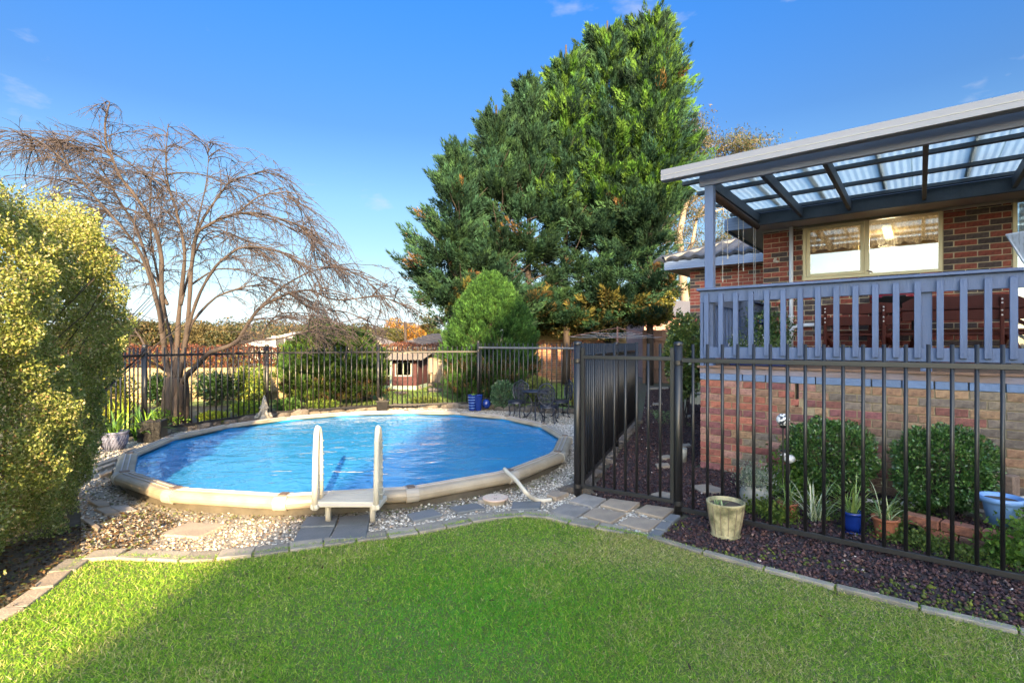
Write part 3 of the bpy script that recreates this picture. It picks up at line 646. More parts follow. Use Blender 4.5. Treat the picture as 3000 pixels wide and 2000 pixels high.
# ------------------------------------------------------------------ rocks round the back garden bed
ROCKM = []
for k in range(7):
    v, f = ico(2); v = v*(1+.16*np.sin(v[:, [1]]*3+k*2)+.12*np.sin(v[:, [2]]*4+v[:, [0]]*3+k)+rng.normal(0, .035, (len(v), 1)))
    v[:, 2] = np.clip(v[:, 2], -1, .72+.06*np.sin(v[:, 0]*5))
    me = bpy.data.meshes.new('rock'); me.from_pydata(v.tolist(), [], f.tolist()); me.materials.append(M['rock']); ROCKM.append(me)
rb = setting('rock_border')
for (p, d) in walk(ROCKS, .27):
    s = random.uniform(.11, .165); k = random.choice(ROCKM)
    put('rock', k, rb, (p.x+random.uniform(-.05, .05), p.y+random.uniform(-.05, .08)+.05, .04), (0, 0, math.atan2(d.y, d.x)+random.uniform(-.4, .4)), (s*1.15, s*.75, s*random.uniform(.55, .95)))
for (p, d) in walk([tuple(SIDE0[:2]), tuple(SIDE1[:2])], .34):
    s = random.uniform(.12, .18); put('rock', random.choice(ROCKM), rb, (p.x+.02, p.y+.15, .02), (0, 0, random.uniform(0, 3)), (s*1.1, s*.6, s*.5))
for x, y, s in ((1000, 900, .2), (1094, 917, .16), (945, 895, .22), (985, 888, .18), (1020, 884, .17), (1055, 880, .2), (920, 906, .14), (958, 885, .15), (840, 916, .16), (700, 925, .15)):
    p = G(x, y); put('rock', random.choice(ROCKM), rb, (p.x, p.y, .03), (0, 0, random.uniform(0, 3)), (s*1.3, s, s*.7))

# ------------------------------------------------------------------ black pool fences
def picket_mesh(h, r_=.012):
    return MB().tube([(0, 0, 0), (0, 0, h)], [r_, r_], 10).mesh('picket', M['black_metal'], 0, True)
PK = {}
def fence_run(root, p, q, pitch, z0, z1, rb_, rt_, r_=.0125, start=None, end_gap=.05, rail=.019, pipe=False):
    """pickets + two rails from p to q (ground points, world), children of root placed in root space"""
    o0 = Vector(root.location); p = Vector(p)-o0; q = Vector(q)-o0; L = (q-p).length; d = (q-p).normalized(); ang = math.atan2(d.y, d.x)
    key = (round(z1-z0, 3), r_)
    if key not in PK: PK[key] = picket_mesh(z1-z0, r_)
    s = start if start is not None else pitch*.7
    while s < L-end_gap:
        c = p+d*s; put('picket', PK[key], root, (c.x, c.y, z0)); s += pitch
    for z in (rb_, rt_):
        m_ = MB()
        if pipe and z == rt_: m_.tube([(0, 0, 0), (L, 0, 0)], .022, 10)
        else: m_.box(0, L, -rail*.75, rail*.75, -rail, rail)
        m_.build('rail', M['galv_dark'] if pipe and z == rt_ else M['black_metal'], root, loc=(p.x, p.y, z), rot=(0, 0, ang), bevel=0 if pipe and z == rt_ else .003)
def post(root, p, z1, r_=.036, z0=-.05, name='post'):
    o0 = Vector(root.location); p = Vector(p)-o0
    for zz in (.11, 1.33): MB().lathe([(r_+.001, zz-.02), (r_+.005, zz-.018), (r_+.005, zz+.018), (r_+.001, zz+.02)], 20).build('bracket', M['black_metal'], root, loc=(p.x, p.y, 0))
    o = MB().tube([(0, 0, z0), (0, 0, z1)], r_, 20).build(name, M['black_metal'], root, smooth=True, loc=(p.x, p.y, 0))
    MB().lathe([(r_+.003, z1-.018), (r_+.004, z1+.004), (r_*.8, z1+.014), (.001, z1+.018)], 20).build('post_cap', M['black_metal'], o, smooth=True)
M['galv_dark'] = mat('dull steel pipe', (.13, .135, .15), .45, .3, 9, .05)
GL, GR = Vector((.643, 5.01, 0)), Vector((1.452, 4.47, 0))
FD = Vector((.79, -.613, 0)).normalized()
t1 = thing('pool_fence', 'black tubular pool fence in front of the brick wall and garden bed', 'fence', tuple(GR), group='black tubular pool fences')
post(t1, GR, 1.50); FE = GR+FD*3.6
fence_run(t1, GR, FE, .1205, .06, 1.492, .06, 1.352, start=.128)
post(t1, FE, 1.5)
t2 = thing('pool_fence', 'black tubular pool fence receding from the gate hinge post along the mulch path', 'fence', tuple(GL), group='black tubular pool fences')
post(t2, GL, 1.505, .0385); sd_dir = (SIDE1-SIDE0).normalized()
mid = SIDE0+sd_dir*2.40
fence_run(t2, GL, mid, .118, .10, 1.50, .10, 1.36); post(t2, mid, 1.50, .032)
fence_run(t2, mid, SIDE1, .118, .14, 1.50, .14, 1.36); post(t2, SIDE1, 1.5, .032)
P0, P1, P2, P3 = Vector((-5.81, 8.1, 0)), Vector((-4.88, 10.2, 0)), Vector((-2.98, 11.4, 0)), Vector((-.79, 12.0, 0)); PL = Vector((-5.45, 5.9, 0))
t3 = thing('pool_fence', 'black tubular pool fence of four bays behind the pool, ending at the hedge', 'fence', tuple(P1), group='black tubular pool fences')
for a_, b_ in ((P0, P1), (P1, P2), (P2, P3), (P0, PL)): fence_run(t3, a_, b_, .113, .10, 1.43, .115, 1.305)
for p in (P0, P1, P2): post(t3, p, 1.46, .036)
post(t3, PL, 1.46); post(t3, P3, 1.54, .036)
t4 = thing('pool_fence', 'black pool fence with a grey pipe top rail behind the cafe table', 'fence', tuple(P3), group='black tubular pool fences')
fence_run(t4, P3, SIDE1, .125, .20, 1.50, .22, 1.395, pipe=True)
# gate
gt = thing('pool_gate', 'black tubular gate between two round posts at the paved step', 'gate', tuple(GL))
gd = (GR-GL).normalized(); a0, b0 = GL+gd*.058, GR-gd*.052
gang = math.atan2(gd.y, gd.x)
for p in (a0, b0):
    q = p-GL; MB().box(-.018, .018, -.012, .012, .095, 1.46).build('stile', M['black_metal'], gt, bevel=.003, loc=(q.x, q.y, 0), rot=(0, 0, gang))
for z in (.115, 1.365):
    q = a0-GL; MB().box(0, (b0-a0).length, -.013, .013, -.018, .018).build('rail', M['black_metal'], gt, bevel=.003, loc=(q.x, q.y, z), rot=(0, 0, gang))
PK['g'] = picket_mesh(1.38, .0125)
for k in range(7):
    q = a0-GL+(b0-a0)*((k+1)/8); put('picket', PK['g'], gt, (q.x, q.y, .115))
for z in (.35, 1.22): q = gd*.03; MB().tube([(q.x, q.y, z), (q.x, q.y, z+.08)], .012, 8).build('hinge', M['black_metal'], gt)
q = GR-GL-gd*.03; MB().box(-.02, .02, -.02, .03, 1.28, 1.36).build('latch', M['black_metal'], gt, bevel=.004, loc=(q.x, q.y, 0), rot=(0, 0, gang))

# ------------------------------------------------------------------ timber boundary fences
def paling_fence(name, label, p, q, z1, m, wd=.11, z0=0, rails=True, cap=False):
    p, q = Vector((*p, 0)), Vector((*q, 0)); L = (q-p).length; d = (q-p)/L
    root = thing(name, label, 'fence', tuple(p), math.atan2(d.y, d.x)); me = MB().box(-wd/2, wd/2, -.009, .009, 0, 1).mesh('paling', m)
    s = wd/2
    k = 0
    while s < L:
        put('paling', me, root, (s, .012*(k % 2), z0), (0, random.uniform(-.004, .004), 0), (1.04, 1, z1-z0+random.uniform(-.015, .015))); s += wd+.002; k += 1
    for z in (z0+.25*(z1-z0), z0+.8*(z1-z0)): MB().box(0, L, -.055, -.012, z, z+.07).build('rail', m, root)
    if cap: MB().box(0, L, -.05, .04, z1+.02, z1+.05).build('capping', m, root)
    return root
p0, p1 = G(395, 945), G(690, 917)
f1 = paling_fence('paling_fence', 'new pale pine paling fence behind the bare tree', (-11.2, 12.6), (p1.x-.2, p1.y), .87, M['paling'], .13)
f2 = paling_fence('paling_fence', 'weathered grey paling fence behind the red cubby house', (-4.6, 19.6), (.4, 19.6), 1.19, M['old_paling'], .12)
f3 = paling_fence('paling_fence', 'dark brown paling fence behind the clothesline and path', (4.9, 19.2), (9.2, 19.4), 2.0, M['dark_paling'], .12)

# ------------------------------------------------------------------ the brick house, its deck and patio roof (local x runs along the wall, y into the house)
C0 = Vector((2.274, 6.19, 0)); HA = math.atan2(-.623, .782)
ca, sa = math.cos(HA), math.sin(HA)
def HW(t, w_, z=0.0): return Vector((C0.x+t*ca-w_*sa, C0.y+t*sa+w_*ca, z))
UB = MB().box(0, 1, 0, 1, 0, 1)
BRM = {}
def brick_mesh(L, Dp, Hh, m='brick'):
    k = (round(L, 3), round(Dp, 3), round(Hh, 3), m)
    if k not in BRM: BRM[k] = MB().box(0, L, 0, Dp, 0, Hh).mesh('brick', M[m], .003)
    return BRM[k]
def brick_field(parent, x0, x1, z0, z1, pitch, ch, joint, colf, holes=(), proud=.010, org=(0, 0), ang=0.0, hide=None, brk=None, jit=.0015, limit=None):
    """stretcher-bond bricks on a wall whose face is local y=0 (facing -y) at org, turned by ang; returns overflow boxes"""
    n = 0; over = []; r_ = 0; z = z0
    while z+ch*.6 < z1+1e-6:
        s = x0-(pitch/2 if r_ % 2 else 0)
        while s < x1-.02:
            pieces = [(max(s, x0), min(s+pitch, x1))]
            for (hx0, hx1, hz0, hz1) in holes:
                if z+ch*.5 > hz0 and z+ch*.5 < hz1:
                    nx = []
                    for a_, b_ in pieces:
                        if b_ <= hx0 or a_ >= hx1: nx.append((a_, b_))
                        else:
                            if a_ < hx0: nx.append((a_, hx0))
                            if b_ > hx1: nx.append((hx1, b_))
                    pieces = nx
            for a_, b_ in pieces:
                L = b_-a_-joint
                if L < .03: continue
                c = colf((a_+b_)/2, z)
                lx, ly = a_+joint/2, -proud+random.uniform(-jit, jit); wx = org[0]+lx*math.cos(ang)-ly*math.sin(ang); wy = org[1]+lx*math.sin(ang)+ly*math.cos(ang)
                if limit is not None and n >= limit: over.append((lx, ly, z+joint/2, L, c)); continue
                q = round(L/.02)*.02 if abs(L-(pitch-joint)) > .012 else pitch-joint
                put('brick', brick_mesh(min(q, L+.004), .03, ch-joint), parent, (wx, wy, z+joint/2), (0, 0, ang), color=c); n += 1
            s += pitch
        z += ch; r_ += 1
    return over
def deck_col(x, z):
    k = random.random(); red = [(.31, .105, .075), (.37, .13, .085), (.26, .085, .07), (.22, .085, .085), (.36, .19, .15)]; brn = [(.26, .15, .10), (.30, .17, .10), (.22, .17, .12), (.25, .10, .08), (.34, .21, .12), (.19, .15, .12)]
    c = random.choice(red if random.random() < 1.15-x/1.6 else brn); j = random.uniform(.8, 1.15)
    if z < .25 and x > 1: j *= .7
    return tuple(v*j for v in c)
def house_col(x, z):
    c = random.choice([(.27, .065, .045), (.23, .055, .04), (.30, .08, .055), (.085, .058, .058), (.07, .05, .052), (.095, .07, .068), (.26, .07, .05)]); j = random.uniform(.85, 1.15); return tuple(v*j for v in c)

# deck base wall
bw = thing('brick_base_wall', 'red and brown brick wall carrying the deck, cracked near its top', 'wall', tuple(C0), HA)
CH = .0818; LW = 4.6
core = MB(); core.box(.012, 1.02, .0, .11, -.05, 1.063); core.box(1.055, LW, .0, .11, -.05, 1.063); core.box(1.02, 1.055, 0, .11, -.05, .80); core.build('mortar', M['dark_mortar'], bw)
MB().box(1.0, 1.08, .085, .115, .75, 1.06).build('crack', M['dark'], bw)
brick_field(bw, 0, LW, 0, CH*13-.01, .243, CH, .011, deck_col, holes=[(1.022, 1.05, .90, 1.2), (1.07, 1.11, .80, .90), (1.11, 1.20, .72, .80)])
brick_field(bw, 0, 2.4, 0, CH*13-.01, .243, CH, .011, deck_col, org=(.0, 2.4), ang=-math.pi/2, proud=-.002)
MB().box(.004, .11, .11, 2.4, -.05, 1.063).build('mortar', M['dark_mortar'], bw)
x = 0.0
while x < LW:
    L = .235 if not (1.0 < x+.2 < 1.06) else .2
    MB().box(x+.003, x+L, -.012, .10, 1.066, 1.140).build('painted_brick', M['blue_brick'], bw, bevel=.003); x += .243

# the deck with railing and roof
dk = thing('covered_deck', 'blue grey timber deck with slatted railing under a translucent patio roof', 'deck', tuple(C0), HA)
Zd = 1.232
for i in range(24):
    w0 = -.03+i*.131; MB().box(-.03, LW, w0, w0+.124, Zd-.025, Zd).build('deck_board', M['deck'], dk, bevel=.002)
MB().box(0, LW, -.012, .03, 1.142, Zd-.027).build('edge_board', M['fascia_board'], dk)
MB().box(-.012, .03, .031, 3.1, 1.142, Zd-.027).build('edge_board', M['fascia_board'], dk)
RT, RTB, RLT, RLB = 2.158, 1.985, 1.455, 1.325
MB().box(-.03, LW, -.045, .11, RT-.03, RT).build('handrail', M['blue_paint'], dk, bevel=.004)
MB().box(0, LW, -.002, .036, RTB, RT-.032).build('top_board', M['blue_paint'], dk, bevel=.003)
MB().box(0, LW, -.002, .036, RLB, RLT).build('bottom_board', M['blue_paint'], dk, bevel=.003)
bal = MB(); bal.box(-.026, .026, -.042, -.004, 0, .715); bal.box(-.024, .024, -.042, -.006, .715, .725)
for z in (.045, .67): bal.tube([(0, -.0455, z), (0, -.041, z)], .005, 6)
BAL = bal.mesh('baluster', M['blue_paint'], .003)
for k in range(27): put('baluster', BAL, dk, (.085+k*.1647, 0, 1.36))
def box_post(x0, x1, y0, y1, z0, z1, name='post', m='blue_paint'): return MB().box(x0, x1, y0, y1, z0, z1).build(name, M[m], dk, bevel=.004)
box_post(.04, .14, .04, .14, RT+.001, 3.52); box_post(.04, .14, .04, .14, Zd-.08, RT-.033)
box_post(2.08, 2.17, .038, .128, Zd-.06, RT-.033); box_post(4.2, 4.3, .038, .128, Zd-.06, RT-.033)
box_post(.0, .04, -.004, .036, Zd-.1, RTB-.001, 'end_stile')
# side railing, along y at x=0
MB().box(-.045, .11, .112, 3.0, RT-.032, RT-.002).build('handrail', M['blue_paint'], dk, bevel=.004)
MB().box(.0, .036, .145, 3.0, RTB, RT-.033).build('top_board', M['blue_paint'], dk); MB().box(.0, .036, .145, 3.0, RLB, RLT).build('bottom_board', M['blue_paint'], dk)
for k in range(17): put('baluster', BAL, dk, (0, .25+k*.16, 1.36), (0, 0, -math.pi/2))
box_post(.04, .14, 1.62, 1.72, Zd-.05, RT-.034); box_post(.04, .14, 2.95, 3.05, Zd-.05, RT-.033)
# roof frame
MB().box(-.02, LW+.6, .03, .085, 3.40, 3.555).build('front_beam', M['beam_paint'], dk, bevel=.003)
gpf = [(-.26, 3.475), (-.262, 3.60), (-.250, 3.606), (-.25, 3.56), (-.13, 3.56), (-.13, 3.60), (-.122, 3.60), (-.118, 3.49), (-.15, 3.470), (-.235, 3.468)]
def extr(pf, x0, x1):
    m_ = len(pf); v = [(x0, p[0], p[1]) for p in pf]+[(x1, p[0], p[1]) for p in pf]
    return v, [(i, (i+1) % m_, m_+(i+1) % m_, m_+i) for i in range(m_)]+[tuple(range(m_))[::-1], tuple(range(m_, 2*m_))]
MB().add(*extr(gpf, -.385, LW+.8)).build('gutter', M['gutter'], dk)
MB().box(-.385, LW+.8, -.264, -.2615, 3.53, 3.536).build('gutter_bead', M['white_plastic'], dk)
MB().box(.02, LW+.6, 2.60, 2.645, 3.385, 3.575).build('ledger_beam', M['dark_timber'], dk, bevel=.003)
RX = [.06, .663, 1.281, 2.124, 2.995, 3.87, 4.75]
for x in RX: MB().beam((x, .086, 3.475), (x, 2.598, 3.49), .048, .13).build('rafter', M['dark_timber'], dk, bevel=.003)
for w_ in (.35, .92, 1.75, 2.50): MB().box(-.35, LW+.7, w_, w_+.07, 3.556+.006*w_, 3.60+.006*w_).build('batten', M['dark_timber'], dk)
for x in (.36, .97, 1.70, 2.55, 3.4): MB().box(x-.03, x+.03, .1, 2.55, 3.648, 3.668).build('lap_batten', M['dark_timber'], dk)
def corr(x0, x1, y0, y1, z0, z1, pitch=.076, amp=.0045, nper=6):
    n = int((x1-x0)/pitch*nper); v = []; f = []
    for j, (y, z) in enumerate(((y0, z0), (y1, z1))):
        for i in range(n+1): x = x0+(x1-x0)*i/n; v.append((x, y, z+amp*math.sin(2*math.pi*x/pitch)))
    for i in range(n): f.append((i, i+1, n+1+i+1, n+1+i))
    return v, f
x = -.36
while x < LW+.5:
    MB().add(*corr(x, x+.80, -.2, 2.72, 3.618, 3.636)).build('roof_sheet', M['poly'], dk, smooth=True); x += .785
sc_ = MB()
for w_ in (.385, .955, 1.785, 2.535):
    for k in range(24): sc_.tube([(.1+k*.19, w_, 3.60), (.1+k*.19, w_, 3.612)], .008, 5)
o = sc_.build('roof_screw', M['dark'], dk); o['kind'] = 'stuff'
# rolled bamboo blind under the side rafter, with pull cords
bl = thing('rolled_bamboo_blind', 'dark rolled bamboo blind hung along the left side of the patio roof', 'blind', tuple(HW(.06, .2, 3.40)), HA)
MB().tube([(0, .0, -.055), (0, 2.3, -.055)], .05, 12).build('roll', M['bamboo'], bl, smooth=True)
MB().box(-.01, .01, 0, 2.3, -.03, -.002).build('headrail', M['dark_timber'], bl)
for y, L in ((.05, .65), (.5, .95), (.72, .62), (1.25, 1.1), (1.5, .7), (2.1, 1.0), (2.2, .95)):
    MB().tube([(.0, y, -.06), (.0, y, -.1-L)], .004, 5).build('pull_cord', M['cord'], bl)
    MB().tube([(.0, y, -.1-L), (.0, y, -.15-L)], .008, 6).build('cord_weight', M['white_plastic'], bl)

# ------------------------------------------------------------------ house
hs = thing('brick_house', 'red and dark brown brick house with cream windows behind the deck', 'house', tuple(C0), HA)
WM = 3.19; Z0h, Z1h = 0.0, 3.42
wn = (.596, 2.329, 2.51, 3.405); dr = (3.04, 4.9, 1.26, 3.405)
wall = MB()
for (x0, x1, z0, z1) in ((0, wn[0], Z0h, Z1h), (wn[0], wn[1], Z0h, wn[2]), (wn[1], dr[0], Z0h, Z1h), (dr[0], dr[1], Z0h, dr[2]), (dr[1], 7, Z0h, Z1h)): wall.box(x0, x1, WM, WM+.12, z0, z1)
wall.box(wn[0], wn[1], WM, WM+.12, wn[3], Z1h); wall.box(dr[0], dr[1], WM, WM+.12, dr[3], Z1h)
wall.box(0, .12, WM+.12, 6.3, 0, Z1h)
wo = wall.build('wall', M['mortar'], hs)
col0 = Zd; nb = len(bpy.data.objects)
brick_field(wo, 0, 3.04, Zd-.02, Z1h-.01, .245, CH, .012, house_col, holes=[(wn[0]-.005, wn[1]+.005, wn[2]-.005, 9)], org=(0, WM))
# wing
WW = 6.33; tl = -2.347
wing = MB(); wing.box(tl, -.001, WW, WW+.12, 0, 3.30); wing.box(tl, tl+.12, WW+.12, WW+7, 0, 3.30)
wg = wing.build('wing_wall', M['mortar'], hs)
wb = MB()
def wing_bricks():
    z = .55; r_ = 0; cols = []; boxes = []
    while z < 3.25:
        s = tl-(.1225 if r_ % 2 else 0)
        while s < -.03:
            a_, b_ = max(s, tl), min(s+.245, -.02)
            if b_-a_ > .05: boxes.append((a_+.006, b_-.006, z+.006, z+CH-.006)); cols.append(house_col(0, 0))
            s += .245
        z += CH; r_ += 1
    for (a_, b_, z0, z1) in boxes: wb.box(a_, b_, WW-.009, WW+.02, z0, z1)
    s0 = len(cols); z = .55; r_ = 0
    while z < 3.25:
        s = WW-(.1225 if r_ % 2 else 0)
        while s < WW+6.5:
            a_, b_ = max(s, WW+.022), s+.245
            wb.box(tl-.009, tl+.02, a_+.006, b_-.006, z+.006, z+CH-.006); cols.append(house_col(0, 0)); s += .245
        z += CH; r_ += 1
    m_, Nn, Ll, b = newmat('wing brick'); at = Nn.new('ShaderNodeAttribute'); at.attribute_name = 'tint'; Ll.new(at.outputs['Color'], b.inputs['Base Color']); b.inputs['Roughness'].default_value = .9
    o = wb.build('brick_courses', m_, wg); o['kind'] = 'stuff'; set_tint(o.data, np.repeat(np.array(cols), 8, 0)) if len(o.data.vertices) == 8*len(cols) else None
wing_bricks()
MB().box(-.22, -.12, WW-.02, WW+.1, 1.2, 3.29).build('wing_window_frame', M['cream'], hs)
MB().box(-.1, -.02, WW-.01, WW+.09, 1.2, 3.2).build('wing_window_pane', M['dark'], hs)
# eaves of the main block
MB().box(-.44, 7, 2.66, WM-.001, 3.40, 3.415).build('soffit', M['soffit'], hs)
MB().box(-.44, -.001, WM, 5.9, 3.40, 3.415).build('soffit', M['soffit'], hs)
MB().box(-.02, 7, WM-.03, WM-.002, 3.36, 3.398).build('eave_mould', M['soffit'], hs)
def fascia(x0, x1, y0, y1, z0, z1, nm='fascia'):
    o = MB().box(x0, x1, y0, y1, z0, z1).build(nm, M['blue_gutter'], hs, bevel=.004)
    for k in range(3): MB().box(x0-.004, x1+.004, y0-.004, y1+.004, z0+.05+k*.045, z0+.056+k*.045).build('groove', M['blue_paint'], o)
fascia(-.47, .0, 2.62, 2.655, 3.36, 3.56); fascia(-.475, -.442, 2.657, 5.6, 3.36, 3.56)
# eaves and tiled roof of the wing
ex = tl-.47; ew = WW-.47
MB().box(ex+.03, -.001, ew+.03, WW-.001, 3.285, 3.30).build('soffit', M['soffit'], hs); MB().box(ex+.03, tl-.001, WW, WW+7, 3.285, 3.30).build('soffit', M['soffit'], hs)
fascia(ex, -.0, ew, ew+.03, 3.28, 3.49, 'wing_fascia'); fascia(ex, ex+.03, ew+.031, WW+7, 3.28, 3.49, 'wing_fascia')
def tiles():
    prof = [(0, 0), (.04, .020), (.09, .050), (.14, .058), (.19, .042), (.24, .010), (.30, 0)]
    t_ = MB(); v = []; n = len(prof)
    for y, dz in ((0, .022), (.36, .0)):
        for x_, z_ in prof: v.append((x_, y, z_+dz))
    for x_, z_ in prof: v.append((x_, 0, z_-.05))
    f = [(i, i+1, n+i+1, n+i) for i in range(n-1)]+[(2*n+i, 2*n+i+1, i+1, i) for i in range(n-1)]
    me = t_.add(v, f).mesh('roof_tile', M['roof_tile'], 0, False)
    sl_ = R(21); c, s = math.cos(sl_), math.sin(sl_)
    for r_ in range(9):
        y = ew-.03+r_*.33*c; z = 3.51+r_*.33*s; x0 = ex-.02+r_*.33*c
        for k in range(12):
            x = -.08-.30*(k+1)+.0
            if x < x0-.25: break
            put('roof_tile', me, hs, (x, y, z), (sl_+.05, 0, 0))
    # left hip face, ridge caps, plane under the tiles
    pk = (ex+3.2, ew+3.2, 3.50+3.2*math.tan(sl_))
    MB().add([(ex, ew, 3.49), (0, ew, 3.49), (0, ew+3.2, pk[2]-.01), pk, (ex, ew+7, 3.49), (pk[0], ew+7, pk[2])], [(0, 1, 2, 3), (0, 3, 5, 4)]).build('roof', M['roof_tile'], hs)
    hp = MB()
    for k in range(11):
        a_ = Vector((ex-.01, ew-.01, 3.52)).lerp(Vector(pk), k/11); b_ = Vector((ex-.01, ew-.01, 3.52)).lerp(Vector(pk), (k+1.08)/11); hp.tube([a_+Vector((0, 0, .02)), b_+Vector((0, 0, .035))], .085, 8)
    hp.build('hip_capping', M['roof_tile'], hs)
tiles()
# main roof above the patio (seen only past the gutter)
MB().add([(-.44, 2.66, 3.57), (7, 2.66, 3.57), (7, 6.2, 4.9), (3, 6.2, 4.9), (-.44, 9.5, 3.57), (3, 9.5, 4.9)], [(0, 1, 2, 3), (0, 3, 5, 4)]).build('roof', M['roof_tile'], hs)
# kitchen window
def window(x0, x1, z0, z1, mull, nm='window'):
    fr = MB(); e_ = .045
    y0, y1 = WM-.03, WM+.05
    fr.box(x0, x1, y0, y1, z1-e_, z1); fr.box(x0, x1, y0, y1, z0, z0+e_); fr.box(x0, x0+e_, y0, y1, z0+e_, z1-e_); fr.box(x1-e_, x1, y0, y1, z0+e_, z1-e_)
    o = fr.build(nm, M['cream'], hs, bevel=.004)
    for m_ in mull: MB().box(m_-.03, m_+.03, y0+.004, y1, z0+e_, z1-e_).build('mullion', M['cream'], o, bevel=.003)
    return o
wo_ = window(*wn, [1.449])
sh = MB(); a_, b_, c_, d_ = wn[0]+.05, 1.415, wn[2]+.05, wn[3]-.05
for bx in ((a_, b_, c_, c_+.05), (a_, b_, d_-.05, d_), (a_, a_+.05, c_+.05, d_-.05), (b_-.05, b_, c_+.05, d_-.05)): sh.box(bx[0], bx[1], WM-.022, WM+.01, bx[2], bx[3])
sh.build('sash', M['cream'], wo_, bevel=.003)
MB().box(a_+.05, b_-.05, WM-.006, WM-.002, c_+.05, d_-.05).build('pane', M['glass'], wo_)
MB().box(1.481, wn[1]-.046, WM-.006, WM-.002, wn[2]+.046, wn[3]-.046).build('pane', M['glass'], wo_)
MB().tube([(1.45, WM-.05, 2.60), (1.52, WM-.06, 2.57)], .008, 6).build('winder', M['rust'], wo_)
def valance(x0, x1, zt, zb, y):
    n = int((x1-x0)/.012); v = []; f = []
    for i in range(n+1):
        x = x0+(x1-x0)*i/n; dy = .022*math.sin(x*78+math.sin(x*11)*2)+.012*math.sin(x*31)
        v += [(x, y+dy*.5, zt), (x, y+dy, zb+.018*math.sin(x*24)+.01*math.sin(x*57))]
    for i in range(n): f.append((2*i, 2*i+2, 2*i+3, 2*i+1))
    return MB().add(v, f).build('lace_valance', M['lace'], wo_, smooth=True)
valance(wn[0]+.06, 1.41, 3.34, 2.99, WM+.10); valance(1.49, wn[1]-.05, 3.34, 2.98, WM+.10)
# room behind the glass
rm = MB(); rm.box(.13, 2.9, 6.0, 6.05, 1.3, 3.39); rm.box(.13, 2.9, WM+.13, 6.0, 3.385, 3.395); rm.box(2.9, 2.95, WM+.13, 6.0, 1.3, 3.39)
rm.build('kitchen_wall', M['room'], hs); MB().box(.13, 2.9, WM+.13, 6.0, 1.25, 1.29).build('kitchen_floor', M['deck'], hs)
MB().box(1.15, 1.25, WM+1.2, WM+1.3, 2.3, 3.38).build('cupboard_edge', M['cream'], hs)
MB().box(1.6, 1.72, WM+.7, WM+1.9, 3.34, 3.38).build('kitchen_lamp', M['lamp_glow'], hs)
kl = bpy.data.lights.new('kitchen_lamp_light', 'POINT'); kl.energy = 15; kl.color = (1, .76, .45); kl.shadow_soft_size = .15; ko = bpy.data.objects.new('kitchen_lamp_light', kl); link(ko, hs); ko.location = (1.66, WM+1.3, 3.22)
# sliding door at the right
dd = window(*dr, [3.95], 'door'); MB().box(dr[0]+.046, dr[1]-.046, WM-.006, WM-.002, dr[2]+.046, dr[3]-.046).build('pane', M['glass'], dd)
MB().box(dr[0]+.046, 3.9, WM-.012, WM-.008, 2.28, 2.31).build('glazing_bar', M['cream'], dd); MB().box(dr[0]+.046, 3.9, WM-.012, WM-.008, 1.75, 1.78).build('glazing_bar', M['cream'], dd)
MB().box(dr[0]+.07, 3.9, WM+.06, WM+.07, 1.3, 3.35).build('door_curtain', M['lace'], dd)
# waste pipe and fittings on the wall
MB().tube([(.436, WM-.075, Zd), (.436, WM-.075, 3.395)], .032, 12).build('downpipe', M['pvc'], hs, smooth=True)
MB().tube([(.436, WM-.075, 1.70), (.47, WM-.075, 1.765), (.55, WM-.075, 1.79), (1.35, WM-.075, 1.80)], .03, 10).build('waste_pipe', M['pvc'], hs, smooth=True)
for z in (1.68, 1.9): MB().tube([(.436, WM-.075, z), (.436, WM-.075, z+.06)], .041, 12).build('pipe_collar', M['pvc'], hs, smooth=True)
cmr = MB(); cmr.blob((.19, WM-.05, 2.87), (.03, .03, .03)); cmr.box(.17, .21, WM-.03, WM-.008, 2.84, 2.92); cmr.blob((.23, WM-.07, 2.85), (.028, .02, .022)); cmr.build('sensor_light', M['white_plastic'], hs)

# unseen house added behind the camera, roofline shaped to throw shade over the yard
nb_ = thing('shade_blocker', 'unseen house block added behind the lawn to cast shade', 'house', (0, -18, 0))
hp = [(1.9, 0), (1.9, 5.9), (1.5, 5.9), (2.35, 6.65), (3.3, 7.6), (5.9, 10.3), (7.2, 13.2), (8.4, 13.6), (34, 13.6), (34, 0)]
v = [(x, 0, z) for x, z in hp]+[(x, -7, z) for x, z in hp]; n = len(hp)
MB().add(v, [tuple(range(n)), tuple(range(n, 2*n))[::-1]]+[(i, i+n, (i+1) % n+n, (i+1) % n) for i in range(n)]).build('wall', M['white_wall'], nb_)

# brick garage wall of the next property, behind the conifers
gw = thing('brick_garden_wall', 'brown brick wall behind the conifer trunks and cafe table', 'wall', (.45, 19.9, 0))
MB().box(0, 4.0, .0, .12, 0, 2.9).build('mortar', M['dark_mortar'], gw)
brick_field(gw, 0, 3.3, .08, 1.6, .245, .086, .014, lambda x, z: tuple(v*random.uniform(.8, 1.15) for v in random.choice([(.24, .11, .07), (.28, .13, .085), (.20, .10, .07)])), proud=.01)

